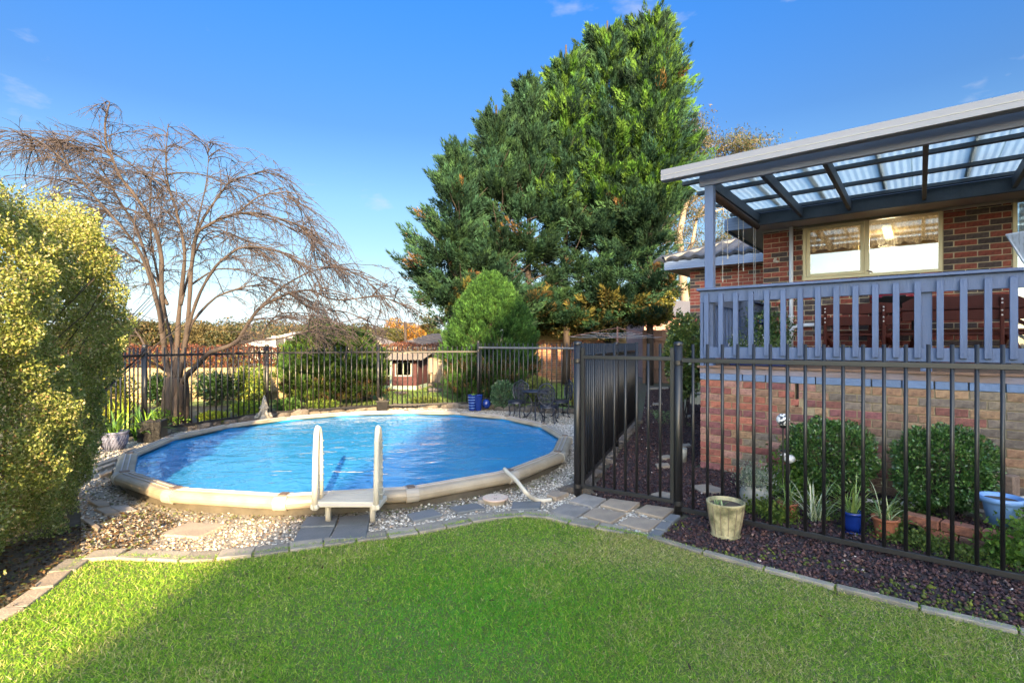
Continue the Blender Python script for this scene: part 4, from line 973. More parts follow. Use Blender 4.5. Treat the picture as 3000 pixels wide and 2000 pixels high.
# ------------------------------------------------------------------ vegetation
def foliage(name, V, k, m, tint, parent=None, stuff=False):
    o = link(bpy.data.objects.new(name, np_mesh(name, V, k, m, tint)), parent)
    if stuff: o['kind'] = 'stuff'
    return o
GREEN = [(.055, .11, .025), (.08, .15, .03), (.04, .08, .02)]
def hedge():
    root = thing('hedge', 'tall loose hedge of small yellow green leaves at the left edge', 'hedge', (-4.4, 3.6, 0))
    # envelope: bumps along a rounded bank; surface x as function of (y, z)
    n = 185000
    y = rng.uniform(2.35, 5.2, n); z = rng.uniform(.04, 2.86, n)
    bump = .12*np.sin(y*5.1+z*1.7)+.08*np.sin(z*5.3-y*4.1)+.06*np.sin(y*13+z*9)+.04*np.sin(z*17-y*11)
    top = 2.74-.10*(y-3.2)**2*.5+.08*np.sin(y*4.2)+.07*np.sin(y*9)+.05*np.sin(y*23)
    xf = -3.18-.165*(y-2.6)-.24*np.clip((1.45-z)/.8, 0, 1)*np.clip((y-3.5)/.7, 0, 1)+.05*np.sin(z*3)+bump-.60*np.clip((z-1.95)/.85, 0, 1)**1.5-.12*np.clip((.7-z)/.7, 0, 1)**1.5*np.clip((y-2.9), 0, 1)-.75*np.clip((y-4.5)/.7, 0, 1)**1.4
    dep = rng.exponential(.13, n); x = xf-dep
    k = z < top+rng.normal(0, .06, n); P = np.stack([x, y, z], 1)[k]; dep = dep[k]
    # top cap
    m_ = 34000; yt = rng.uniform(2.35, 5.1, m_); xt = rng.uniform(-5.6, -3.6, m_)-.165*(yt-2.6); zt = 2.70-.10*(yt-3.2)**2*.5-.5*np.clip((xt+3.9+.165*(yt-2.6))/.5, 0, 1)**2+.07*np.sin(yt*9+xt*7)+.05*np.sin(xt*17)-rng.exponential(.09, m_)+.04
    P = np.concatenate([P, np.stack([xt, yt, zt], 1)]); N_ = len(P)
    # loose shoots standing proud
    sN = 1800; sb = P[rng.integers(0, N_, sN)]; sh_, ix = [], []
    for i in range(sN):
        d = unit(np.array([rng.uniform(-.1, .8), rng.uniform(-.6, .3), rng.uniform(.2, 1.1)])); L = rng.uniform(.06, .26)
        sh_.append(sb[i]+d*L*rng.random((16, 1)))
    P = np.concatenate([P, np.concatenate(sh_)])
    D = unit(rng.normal(0, .6, (len(P), 3))+np.array([.45, -.35, .25]))
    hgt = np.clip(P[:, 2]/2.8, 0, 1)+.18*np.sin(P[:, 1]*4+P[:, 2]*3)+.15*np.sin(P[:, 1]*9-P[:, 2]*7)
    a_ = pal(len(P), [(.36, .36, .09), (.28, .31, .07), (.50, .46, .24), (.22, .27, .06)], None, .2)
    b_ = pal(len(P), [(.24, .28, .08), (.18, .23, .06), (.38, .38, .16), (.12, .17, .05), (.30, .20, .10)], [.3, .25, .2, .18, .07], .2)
    t = np.where((rng.random(len(P)) < np.clip(hgt*1.2-.15, .2, .95))[:, None], a_, b_)  # sunlit yellow painted into the leaves towards the top, shade tones lower down
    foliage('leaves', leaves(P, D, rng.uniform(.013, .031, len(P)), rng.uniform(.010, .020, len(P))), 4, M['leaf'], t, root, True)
    root.children[0].location = (4.4, -3.6, 0)
    br = MB()
    for _ in range(90):
        y0 = random.uniform(2.5, 5); p = Vector((-4.2-.1*y0, y0, 0)); pts = [p]; d = Vector((random.uniform(-.1, .45), random.uniform(-.3, .3), 1)).normalized()
        for _ in range(7): d = (d+Vector((random.uniform(-.2, .25), random.uniform(-.25, .25), .05))).normalized(); p = p+d*.34; pts.append(p)
        br.tube([q+Vector((4.4, -3.6, 0)) for q in pts], [.014*(1-.11*i) for i in range(len(pts))], 4)
    br.build('branches', M['twig'], root)['kind'] = 'stuff'
hedge()

def bare_tree():
    root = thing('weeping_tree', 'leafless weeping tree with arching brown branches behind the pool fence', 'tree', (-6.07, 9.2, 0)); o0 = Vector(root.location)
    Y0 = 9.2
    def P(x, y, dy=0): return A(x, y, Y0+dy)-o0
    tr = MB()
    # fluted trunk: several merged stems twisting together
    trunk = [(399, 985), (400, 955), (402, 925), (404, 895), (406, 868)]
    for k, (ph, r_) in enumerate([(0, .135), (1.3, .12), (2.5, .13), (3.8, .12), (5.0, .125)]):
        pts = []; rad = []
        for i, (x, y) in enumerate(trunk):
            t = i/4; a_ = ph+t*1.3; rr = .085*(1.25-.35*t+.9*max(0, .2-t)); q = P(x, y)+Vector((math.cos(a_)*rr, math.sin(a_)*rr, 0)); q.z = max(q.z, 0)if i else -.05
            pts.append(q); rad.append(r_*(1.12-.25*t)*(1+.6*max(0, .25-t)))
        tr.tube(pts, rad, 12)
    tr.build('trunk', M['bark'], root, smooth=True)
    limbs = [
     ([(398, 875), (385, 845), (376, 794), (372, 752), (371, 647), (371, 594), (360, 535), (336, 489), (301, 437), (273, 402), (259, 367), (245, 339), (241, 314), (241, 276), (252, 237)], .105, .0, .02),
     ([(376, 794), (370, 740), (362, 690), (336, 594), (315, 524), (280, 472), (252, 423), (231, 381), (210, 353), (175, 332), (120, 336)], .07, .5, .012),
     ([(372, 770), (366, 720), (336, 605), (304, 552), (266, 503), (217, 454), (182, 409), (140, 360), (84, 321), (20, 295)], .065, -.6, .010),
     ([(404, 870), (396, 800), (385, 740), (350, 577), (343, 507), (346, 437), (353, 367)], .075, .9, .012),
     ([(408, 872), (405, 800), (412, 700), (427, 594), (416, 524), (402, 472), (385, 423), (381, 353), (386, 285)], .095, .2, .010),
     ([(410, 872), (425, 800), (436, 700), (440, 600), (448, 535), (490, 510), (546, 489), (595, 489), (647, 503), (700, 524), (721, 559), (725, 600)], .085, -.3, .010),
     ([(420, 800), (440, 720), (472, 647), (507, 598), (546, 570), (595, 566), (647, 580), (693, 605), (728, 633), (740, 680)], .06, -.9, .010),
     ([(436, 640), (455, 517), (490, 465), (518, 426), (546, 409), (609, 391), (647, 416), (668, 460)], .05, .6, .008),
     ([(410, 890), (430, 862), (452, 840), (478, 810), (528, 794), (545, 784), (568, 744), (595, 707), (635, 684), (665, 674), (712, 664), (755, 687), (802, 690), (868, 677), (915, 697)], .10, -.5, .010),
     ([(528, 794), (560, 786), (598, 780), (652, 777), (702, 760), (760, 752)], .045, -.8, .010),
     ([(598, 780), (612, 750), (635, 724), (678, 717), (718, 737), (745, 770)], .032, -.2, .008),
     ([(665, 674), (700, 700), (740, 712), (800, 716), (850, 740), (880, 760)], .035, -.7, .007),
     ([(364, 830), (335, 800), (318, 764), (288, 740), (258, 700), (235, 690)], .05, .4, .010),
     ([(378, 850), (350, 832), (335, 821), (308, 808), (261, 781), (220, 770)], .05, -.6, .010),
     ([(425, 800), (440, 740), (495, 680), (568, 657), (602, 654), (665, 675), (730, 720)], .055, 1.0, .008),
     ([(415, 700), (430, 640), (448, 580), (470, 540), (500, 528), (540, 540), (580, 570)], .05, 1.2, .008),
     ([(385, 700), (360, 640), (320, 600), (270, 570), (230, 570), (200, 600)], .05, 1.1, .007),
     ([(240, 340), (200, 330), (160, 322), (110, 322), (70, 345)], .03, .1, .006), ([(246, 345), (290, 370), (330, 400), (380, 430), (420, 470)], .032, .2, .006),
     ([(381, 400), (430, 395), (480, 405), (530, 430), (580, 470)], .03, .4, .005), ([(448, 535), (470, 440), (480, 380), (476, 330)], .03, .0, .006),
     ([(546, 489), (590, 450), (640, 440), (690, 470), (715, 520)], .03, .2, .006),
     ([(595, 707), (650, 655), (715, 622), (780, 612), (840, 640), (885, 690)], .035, .3, .006), ([(560, 489), (630, 505), (700, 545), (760, 605), (800, 665)], .03, .5, .006), ([(430, 660), (500, 612), (570, 625), (640, 650), (700, 690)], .035, .9, .006), ([(343, 507), (300, 480), (250, 480), (200, 520), (170, 570)], .03, .5, .006)]
    segs = []
    tw = MB()
    def arc(p, d, L, droop, nseg, jit):
        pts = [p]; d = d.normalized(); st = L/nseg
        for i in range(nseg):
            d = (d+Vector((random.uniform(-jit, jit), random.uniform(-jit, jit), random.uniform(-jit, jit)-droop))).normalized(); p = p+d*st; pts.append(p)
        return pts
    cx = P(405, 600).x
    TOPX = [-200, 0, 100, 170, 235, 262, 300, 385, 480, 560, 650, 720, 760, 860, 930, 1000]; TOPY = [300, 285, 275, 300, 228, 228, 300, 280, 318, 340, 372, 450, 520, 595, 640, 680]
    LOWX = [-200, 200, 300, 440, 520, 640, 760, 900, 1000]; LOWY = [800, 830, 850, 850, 800, 790, 800, 780, 760]
    def inside(pts, slack=6):
        slack += random.choice([0, 0, 8, 26])
        for q in (pts[-1], pts[len(pts)//2]):
            q = q+o0; x = 1176+q.x/q.y*F; y = 788-(q.z-H_CAM)/q.y*F
            if y < np.interp(x, TOPX, TOPY)-slack or y > np.interp(x, LOWX, LOWY)+slack: return False
        return True
    for pts, r0, dep, r1 in limbs:
        n = len(pts); q = []
        for i, (x, y) in enumerate(pts): q.append(P(x, y, dep*(i/(n-1))**.8*1.3+random.uniform(-.04, .04)))
        # subdivide with wobble
        fine = []
        for i in range(n-1):
            for k in range(3): fine.append(q[i].lerp(q[i+1], k/3)+Vector((random.uniform(-1, 1), random.uniform(-1, 1), random.uniform(-1, 1)))*.012)
        fine.append(q[-1]); m_ = len(fine)
        for _ in range(1): fine = [fine[0]]+[(fine[i-1]+fine[i]*2+fine[i+1])/4 for i in range(1, m_-1)]+[fine[-1]]
        MB().tube(fine, [(r0+(r1-r0)*(i/(m_-1))**.7)*(.58+.07*math.sin(i*1.9)) for i in range(m_)], 8).build('limb', M['bark'], root, smooth=True)
        tot = sum((fine[i+1]-fine[i]).length for i in range(m_-1)); ns = int(tot*(11 if fine[-1].x < cx else 8))
        for _ in range(ns):
            t = random.uniform(.22, 1)**.8; i = min(int(t*(m_-1)), m_-2); p = fine[i].lerp(fine[i+1], random.random()); out = Vector((p.x-cx, (p.y)*.8, 0))
            out = out.normalized() if out.length > .05 else Vector((1, 0, 0)); tg = (fine[i+1]-fine[i]).normalized()
            d = tg*.7+out*.4+Vector((random.uniform(-.9, .9), random.uniform(-.9, .9), random.uniform(-.35, .55)))
            L = random.choice([random.uniform(.4, 1.1), random.uniform(.9, 2.1)])*(1.1-.3*t); s = arc(p, d, L, .105, 9, .19)
            if not inside(s): s = arc(p, d, L*.5, .2, 9, .12)
            if not inside(s): continue
            rr = random.uniform(.006, .012)
            tw.tube(s, [rr*(1-.085*k) for k in range(10)], 4, False)
            for _ in range(random.randint(4, 8)):
                j = random.randint(1, 8); d2 = (s[j+1]-s[j]).normalized()+Vector((random.uniform(-.9, .9), random.uniform(-.9, .9), random.uniform(-.5, .6)))
                s2 = arc(s[j], d2, random.uniform(.14, .6), .10, 5, .24)
                if not inside(s2, 12): continue
                tw.tube(s2, [.0050, .0046, .004, .0035, .003, .002], 3, False)
                for _ in range(2):
                    j2 = random.randint(1, 4); d3 = (s2[j2+1]-s2[j2]).normalized()+Vector((random.uniform(-1, 1), random.uniform(-1, 1), random.uniform(-.7, .7)))
                    s3 = arc(s2[j2], d3, random.uniform(.05, .18), .05, 2, .35); tw.tube(s3, [.0036, .003, .002], 3, False)
    me = bpy.data.meshes.new('twigs'); me.from_pydata(tw.v, [], tw.f); me.materials.append(M['twig']); me.update()
    o = link(bpy.data.objects.new('twigs', me), root); o['kind'] = 'stuff'
bare_tree()

def needle_tree(name, label, cat, loc, trunk_pts, Bp, Dr, L, Rr, m, ll, lw, cols, group=None, wgt=None, tr=.1, extra=None, tintf=None):
    root = thing(name, label, cat, loc, group=group); o0 = np.array(loc)
    tk = MB(); n = len(trunk_pts); tk.tube([Vector(p)-Vector(loc) for p in trunk_pts], [tr*(1-.8*i/(n-1)) for i in range(n)], 8)
    tk.build('trunk', M['bark'], root, smooth=True)
    V, ix = plume(Bp, Dr, L, Rr, m, ll, lw)
    pt = pal(len(Bp), cols, wgt, .18)
    if tintf is not None: pt = tintf(Bp, pt)
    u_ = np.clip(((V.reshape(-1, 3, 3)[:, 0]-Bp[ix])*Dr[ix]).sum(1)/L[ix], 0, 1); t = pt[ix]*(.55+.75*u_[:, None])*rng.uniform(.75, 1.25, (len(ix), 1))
    foliage('crown', V-o0, 3, M['needle'], t, root, True)
    return root
def cypress_row():
    spec = [(1052, 305, 17.3, 1.65, 760), (1140, 222, 17.7, 1.6, 750), (1215, 150, 18.2, 1.55, 740), (1300, 85, 18.5, 1.85, 745), (1395, 30, 18.7, 2.1, 745), (1492, 4, 18.4, 2.25, 745)]
    names = ['leftmost and shortest cypress of the row, nearest the bare tree', 'second cypress of the row from the left, behind the cone conifer', 'third cypress of the row from the left, dark green with open base',
             'fourth cypress of the row from the left, with bare trunk showing low down', 'second tallest cypress of the row, just left of the tallest', 'tallest bright green cypress at the right end of the row']
    for i, (x, yt, Y, Rm, yb) in enumerate(spec):
        tx = (x-1176)/F*Y; top = A(x, yt, Y).z; zb = A(x, yb, Y).z; Hc = top-zb-.95; nb_ = int(17*Hc*Rm/1.7)
        # boughs leave the trunk all round; sprays stand along the outer half of each bough
        hb = (np.arange(nb_)+rng.random(nb_))/nb_; hb = hb**.90; ab = rng.uniform(0, 2*math.pi, nb_)
        prof = np.clip(1-hb, 0, 1)**(.74 if i < 2 else .64 if i < 4 else .54)*(.74+.26*np.clip(hb/.18, 0, 1)); prof = np.clip(prof*1.1, .04, 1)
        Lb = (Rm-.25)*prof*rng.uniform(.68, 1.12, nb_); el = .30+.75*hb+rng.normal(0, .14, nb_)
        lean = (-.35 if i == 0 else 0); zs = zb+hb*Hc-Lb*np.tan(np.clip(el, .1, 1.1))*.45
        xt, yt_ = tx+lean*(1-hb)+Lb*np.cos(ab), Y+Lb*np.sin(ab); zt = zs+Lb*np.tan(np.clip(el, .1, 1.1))*.9
        xd = 1176+xt/yt_*F; yd = 788-(zt-H_CAM)/yt_*F
        open_ = (xd > 1165) & (xd < 1450) & (yd > 470) & (yd < 670)
        k = ~(open_ & (rng.random(nb_) < .62)) & ~((xd > 1530) & (yd > 440)) & ~((xd < 985) & (yd > 690))
        idx = np.where(k)[0]; npl = rng.integers(9, 15, len(idx)); bi = np.repeat(idx, npl); m2 = len(bi)
        t_ = rng.uniform(.30, 1.0, m2); out = np.stack([np.cos(ab[bi]), np.sin(ab[bi]), np.zeros(m2)], 1); side = np.stack([-np.sin(ab[bi]), np.cos(ab[bi]), np.zeros(m2)], 1)
        sg = rng.uniform(-1, 1, m2); wid = .16+.62*np.sin(t_*2.6)*np.clip(Lb[bi], .3, 1.5)/1.2
        org = np.stack([tx+lean*(1-hb[bi]), np.full(m2, Y), zs[bi]], 1)
        Bp = org+out*(Lb[bi]*t_)[:, None]+side*(sg*wid*.55)[:, None]; Bp[:, 2] += (zt-zs)[bi]*t_**1.2-np.abs(sg)*.12+rng.normal(0, .07, m2)
        D = unit(out*(.9+.3*rng.random((m2, 1)))+side*(sg*.75)[:, None]+np.array([0, 0, 1])*(.35+.75*hb[bi]+rng.normal(0, .18, m2))[:, None])
        hh = hb[bi]; L = rng.uniform(.45, 1.05, m2)*(1.0-.25*hh)*(.75+.35*t_); Rr = L*rng.uniform(.17, .27, m2)
        btint = np.exp(rng.normal(0, .28, nb_))[bi]
        def tf(B, pt, i=i):
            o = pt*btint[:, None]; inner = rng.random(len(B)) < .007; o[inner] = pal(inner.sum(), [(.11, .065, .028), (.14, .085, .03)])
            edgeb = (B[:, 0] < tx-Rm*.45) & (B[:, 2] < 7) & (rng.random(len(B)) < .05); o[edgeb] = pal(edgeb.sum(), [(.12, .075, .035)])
            lite = (i >= 3) & (B[:, 2] > 6.2) & (rng.random(len(B)) < .38); o[lite] = pal(lite.sum(), [(.048, .120, .018), (.066, .135, .022)])  # sunlight on the upper right crowns painted as brighter green sprays
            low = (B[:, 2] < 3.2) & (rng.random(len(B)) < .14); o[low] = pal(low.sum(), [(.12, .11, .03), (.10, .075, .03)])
            return o
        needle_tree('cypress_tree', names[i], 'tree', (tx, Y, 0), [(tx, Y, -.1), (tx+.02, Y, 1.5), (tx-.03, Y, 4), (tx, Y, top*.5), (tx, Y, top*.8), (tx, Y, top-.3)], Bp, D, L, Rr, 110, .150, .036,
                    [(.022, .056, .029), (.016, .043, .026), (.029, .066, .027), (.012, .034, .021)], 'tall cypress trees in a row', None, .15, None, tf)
        # bare inner boughs
        bm_ = MB()
        for _ in range(34):
            z0 = random.uniform(zb, zb+Hc*.75); a2 = random.uniform(0, 6.28); d = Vector((math.cos(a2), math.sin(a2), random.uniform(.1, .7))); p = Vector((0, 0, z0)); pts = [p]
            for _ in range(5): d = (d+Vector((random.uniform(-.2, .2), random.uniform(-.2, .2), random.uniform(-.05, .2)))).normalized(); p = p+d*.30; pts.append(p)
            bm_.tube(pts, [.03, .026, .022, .017, .012, .007], 4, False)
        o = bm_.build('boughs', M['bark'], bpy.data.objects[-1] if False else None); o.parent = [q for q in bpy.data.objects if q.get('label') == names[i]][0]; o['kind'] = 'stuff'
cypress_row()

def cone_conifer(label, xc, Y, Rm, top, n, shape, name='conifer', zlo=.12, cols=None, bumps=1.0, dark=False):
    tx = (xc-1176)/F*Y; h = rng.random(n); a_ = rng.uniform(0, 2*math.pi, n); z = zlo+h*(top-zlo)
    prof = shape(h, a_)*(1+.05*bumps*np.sin(a_*7+h*9)+.04*bumps*np.sin(h*31+a_*3)+.035*bumps*np.sin(a_*17-h*23)); rr = Rm*prof*rng.uniform(.86, 1.0, n)
    Bp = np.stack([tx+rr*np.cos(a_), Y+rr*np.sin(a_), z], 1); rad = np.stack([np.cos(a_), np.sin(a_), np.zeros(n)], 1)
    D = unit(rad*.65+np.array([0, 0, .9])+rng.normal(0, .2, (n, 3))); L = rng.uniform(.13, .26, n)
    def tf(B, pt):
        o = pt.copy(); low = (B[:, 2] < top*.30) & (rng.random(len(B)) < .22); o[low] = pal(low.sum(), [(.09, .055, .03), (.12, .08, .04)]); return o
    return needle_tree(name, label, 'tree', (tx, Y, 0), [(tx, Y, -.05), (tx, Y, top*.4), (tx, Y, top*.8)], Bp, D, L, L*.30, 32, .062, .017, cols or [(.032, .085, .018), (.022, .062, .014), (.046, .11, .022), (.014, .042, .011)], None, None, .10, None, tf)
sq = lambda h, a: np.where(h < .30, .80+.20*np.sqrt(np.clip(h/.30, 0, 1)), np.clip(1-((h-.30)/.70)**1.9, 0, 1)**.80)
cone_conifer('bright green cone shaped conifer beside the centre fence post', 1127, 13.4, 1.13, 3.20, 5200, sq, bumps=1.7)
rd = lambda h, a: np.where(h < .35, .86+.14*(h/.35), np.clip(1-((h-.35)/.65)**2.6, 0, 1)**.6)
cone_conifer('broad rounded green conifer between the bare tree and the cubby house', 768, 12.9, 1.12, 1.78, 5000, rd, bumps=2.2, cols=[(.028, .070, .014), (.018, .048, .011), (.042, .092, .016), (.075, .11, .02)])
cone_conifer('dark ragged leader conifer rising behind the rounded conifer', 735, 13.8, .55, 2.05, 900, lambda h, a: np.clip(1-h, 0, 1)**.6+.1, cols=[(.04, .09, .025), (.06, .12, .03)])

def bush(name, label, cat, c, r, n, ls, cols, m='leaf', group=None, stems=10, wgt=None, boxy=2.0, fill=.25, up=.25, stem_r=.012, lw=.6, lump=.06, jj=.2):
    """leafy bush: c = base centre, r = (rx, ry, rz) with its middle at height c.z+rz"""
    c = Vector(c); root = thing(name, label, cat, (c.x, c.y, 0), group=group)
    d = rdir(n); e_ = boxy; nn = (np.abs(d)**e_).sum(1)**(1/e_); d2 = d/nn[:, None]
    lm_ = 1+lump*np.sin(d[:, 0]*9+d[:, 2]*7+c.x*5)+lump*np.sin(d[:, 1]*11-d[:, 2]*9+c.y*3)
    rr = (1-np.minimum(rng.exponential(fill*.4, n), .9))*lm_
    P = d2*np.array(r)*rr[:, None]+np.array([0, 0, c.z+r[2]])
    k = P[:, 2] > .01; P, d = P[k], d[k]; D = unit(d*.8+rng.normal(0, .5, (len(P), 3))+np.array([0, 0, up])); L = ls*rng.uniform(.65, 1.3, len(P))
    foliage('leaves', leaves(P, D, L, L*lw), 4, M[m], pal(len(P), cols, wgt, jj), root, True)
    if stems:
        b = MB()
        for _ in range(stems):
            a_ = random.uniform(0, 6.28); q = Vector((math.cos(a_)*r[0]*random.uniform(.2, .8), math.sin(a_)*r[1]*random.uniform(.2, .8), c.z+r[2]*random.uniform(.6, 1.6)))
            b.tube([(random.uniform(-.04, .04), random.uniform(-.04, .04), 0), q*.5+Vector((0, 0, .0)), q], [stem_r*1.3, stem_r, stem_r*.4], 5)
        b.build('stems', M['twig'], root)
    return root
CM = [(.018, .045, .012), (.028, .06, .015), (.012, .03, .009)]
DK = [(.030, .075, .018), (.045, .10, .022), (.02, .055, .014), (.07, .13, .03)]
for x, y, r_, zc, lab in ((1904, 0, .36, .12, 'clipped dark green rounded shrub left of the two under the deck'), (2166, 0, .335, .13, 'clipped dark green rounded shrub right of the two under the deck')):
    s = (x-1176)/F; Y = 5.72/(.623*s+.782); bush('clipped_shrub', lab, 'shrub', (s*Y, Y, zc), (r_, r_*.9, .315), 17000, .026, [(.045, .11, .025), (.065, .145, .03), (.03, .08, .02), (.11, .19, .05)], 'gloss_leaf', 'clipped shrubs under the deck', 14, boxy=2.35, fill=.18, lump=.08)
p = G(1156, 943); bush('box_ball', 'small round blue green clipped bush beside the ornate garden chair', 'shrub', (p.x, p.y+.1, .05), (.27, .27, .30), 5000, .03, [(.04, .10, .045), (.06, .13, .06), (.03, .07, .035)], 'gloss_leaf', boxy=2.4)
p = G(1237, 940); bush('bush', 'rounded yellow green bush behind the cafe table', 'shrub', (p.x, p.y+.6, .1), (.32, .3, .30), 4200, .034, [(.20, .24, .06), (.28, .30, .08), (.12, .17, .04)])
p = G(1330, 950); bush('bush', 'yellow leaved bush beside the gate hinge post', 'shrub', (p.x+.05, p.y+.1, .1), (.25, .2, .33), 2600, .035, [(.42, .36, .06), (.30, .28, .05), (.50, .44, .10)])
bush('bush', 'tall yellow green shrub against the deck corner beside the path', 'shrub', (3.13, 9.3, .62), (.27, .4, .66), 9000, .055, [(.11, .16, .035), (.07, .12, .03), (.20, .23, .06), (.05, .09, .025)], 'gloss_leaf', boxy=2.4, lump=.15)
bush('bush', 'yellow green shrub between the hedge and the left fence post', 'shrub', (-7.35, 9.0, .0), (.50, .5, .58), 7000, .055, [(.33, .34, .04), (.42, .40, .06), (.20, .24, .03), (.10, .16, .03)], lump=.15)
for x, Y, rx, rz, lab, cc in ((366, 12.2, .34, .50, 'dark leafed camellia bush left of the tree trunk', CM), (497, 12.3, .46, .54, 'dark camellia bush right of the tree trunk', CM),
                              (560, 12.6, .22, .60, 'slim yellow tipped shrub in front of the pine fence', [(.06, .11, .03), (.10, .15, .03), (.28, .30, .05)]), (594, 12.6, .20, .62, 'thin upright shrub beside the second fence post', [(.08, .14, .03), (.24, .27, .05), (.05, .09, .02)])):
    bush('bush', lab, 'shrub', ((x-1176)/F*Y, Y, .1), (rx, rx*.7, rz*.62), 4200, .06, cc, 'gloss_leaf', lump=.2, fill=.5)
# low plants along the fence foot
for (x, y, r_, h_, lab, cc) in ((560, 958, .30, .13, 'low bright lime plants at the fence foot left of the gnome', [(.35, .42, .05), (.22, .33, .04), (.14, .24, .03)]), (480, 972, .24, .08, 'low lime ground plants under the fence by the trunk', [(.38, .42, .06), (.2, .3, .04)]),
                          (655, 945, .26, .12, 'leafy green plant behind the gnome statue', [(.08, .17, .04), (.12, .22, .05)]), (735, 940, .3, .08, 'creeping green plant on the rocks below the rounded conifer', [(.10, .18, .04), (.20, .26, .05)]),
                          (372, 985, .26, .14, 'bright green leafy plant behind the black planter', [(.10, .22, .03), (.20, .32, .04)]), (975, 928, .34, .06, 'low green cover between rocks under the fence', [(.12, .18, .04), (.2, .24, .06)])):
    p = G(x, y); bush('low_plant', lab, 'plant', (p.x, p.y+.15, .02), (r_, r_*.7, h_), 1500, .045, cc, stems=0, lump=.2)
# photinia hedge with red tips above the back fences
def tip_hedge(label, x0, x1, y0, Y, z0, z1, n):
    root = thing('photinia_hedge', label, 'hedge', ((x0+x1)/2, Y, 0), group='red tipped hedges above the back fences')
    P = np.stack([rng.uniform(x0, x1, n), Y+rng.uniform(-.35, .35, n), z0+(z1-z0)*rng.random(n)**.8], 1); P[:, 2] += .05*np.sin(P[:, 0]*4)
    red = np.clip((P[:, 2]-z0)/(z1-z0)*.9+.1, 0, 1); t = np.where((rng.random(n) < red)[:, None], pal(n, [(.15, .055, .035), (.24, .11, .07), (.13, .045, .03)]), pal(n, [(.18, .07, .03), (.09, .11, .03), (.22, .18, .04)]))
    D = unit(rng.normal(0, .5, (n, 3))+np.array([0, -.3, .7])); o = foliage('leaves', leaves(P-np.array([(x0+x1)/2, Y, 0]), D, rng.uniform(.05, .09, n), .035), 4, M['leaf'], t, root, True)
tip_hedge('red tipped hedge rising above the pale pine fence', -12.5, -6.2, 0, 13.9, .3, 1.42, 17000)
tip_hedge('orange red tipped hedge above the weathered fence and cubby house', -5.6, -2.0, 0, 20.4, .7, 1.48, 6500)

# gum tree at the right, beyond the wing roof
def gum():
    Y = 27.0; root = thing('gum_tree', 'tall pale trunked gum tree with orange lit leaves beyond the wing roof', 'tree', ((1563-1176)/F*Y, Y, 0)); o0 = Vector(root.location); P = lambda x, y, d=0: A(x, y, Y+d)-o0
    L_ = [([(1570, 870), (1572, 780), (1572, 690), (1568, 640), (1566, 600), (1560, 540), (1572, 480), (1592, 430), (1610, 390)], .30), ([(1571, 660), (1540, 640), (1530, 600), (1535, 540), (1548, 480), (1560, 420), (1555, 370)], .13), ([(1566, 600), (1590, 560), (1600, 500), (1640, 440), (1660, 400)], .12),
          ([(1566, 590), (1545, 540), (1520, 500), (1525, 450)], .10), ([(1572, 480), (1600, 455), (1630, 400), (1650, 345)], .09), ([(1592, 430), (1600, 370), (1605, 330)], .08), ([(1600, 500), (1660, 480), (1690, 440), (1700, 380)], .06), ([(1572, 640), (1620, 590), (1680, 560), (1710, 520)], .08)]
    tips = []
    for k, (pts, r0) in enumerate(L_):
        q = [P(x, y, random.uniform(-.8, .8) if i else 0) for i, (x, y) in enumerate(pts)]; n = len(q)
        MB().tube(q, [r0*(1-.75*i/(n-1)) for i in range(n)], 9).build('trunk' if k == 0 else 'limb', M['pale_bark'], root, smooth=True)
        for i in range(max(n-4, 1), n): tips.append(q[i])
    tw = MB(); Pn = []
    extra = [P(x, y, 0) for x, y in [(1560, 330), (1590, 300), (1625, 320), (1650, 345), (1700, 330), (1720, 332), (1690, 350), (1545, 470), (1535, 540), (1530, 620), (1600, 340), (1580, 410), (1550, 400), (1640, 560), (1700, 540)]]
    for t in tips+extra+extra:
        for _ in range(5):
            c = t+Vector((random.gauss(0, .45), random.gauss(0, .7), random.gauss(0, .3))); tw.tube([t, (t+c)/2+Vector((0, 0, .1)), c], [.03, .02, .01], 4)
            m_ = 75; Pn.append(np.array(c)+rng.normal(0, [.34, .34, .17], (m_, 3)))
    tw.build('twigs', M['pale_bark'], root)['kind'] = 'stuff'; Pn = np.concatenate(Pn); D = unit(rng.normal(0, .5, (len(Pn), 3))+np.array([0, 0, -.6]))
    foliage('crown', leaves(Pn, D, rng.uniform(.11, .2, len(Pn)), .045), 4, M['leaf'], pal(len(Pn), [(.05, .07, .03), (.09, .075, .035), (.11, .085, .04), (.07, .085, .04)]), root, True)
gum()

def round_tree(name, label, x, y, Y, rx, rz, cols, n, ls, trunk=True, group=None, squash=1.0):
    c = A(x, y, Y); root = thing(name, label, 'tree', (c.x, Y, 0), group=group)
    cl = [(rng.normal(0, .5, 3)*np.array([rx, rx*.6, rz*.8])) for _ in range(14)]; Pn = []
    for q in cl:
        d = rdir(n//14); Pn.append(q+d*np.array([rx*.48, rx*.4, rz*.42])*(1-rng.exponential(.1, (n//14, 1))))
    Pn = np.concatenate(Pn)+np.array([0, 0, c.z]); D = unit(rng.normal(0, .7, (len(Pn), 3))+np.array([0, -.2, .3]))
    foliage('crown', leaves(Pn, D, ls*rng.uniform(.7, 1.3, len(Pn)), ls*.6), 4, M['leaf'], pal(len(Pn), cols, None, .22), root, True)
    if trunk: MB().tube([(0, 0, -1), (0, 0, max(c.z, 1)*.5), (0, 0, c.z)], [rx*.12, rx*.09, rx*.04], 7).build('trunk', M['bark'], root)
OR = [(.36, .17, .03), (.40, .22, .05), (.26, .12, .03), (.22, .18, .04)]
OL = [(.10, .11, .04), (.07, .085, .035), (.16, .14, .05)]
round_tree('autumn_tree', 'orange autumn tree left of the wooden power pole', 935, 765, 42, 1.3, 1.0, OR, 4200, .16)
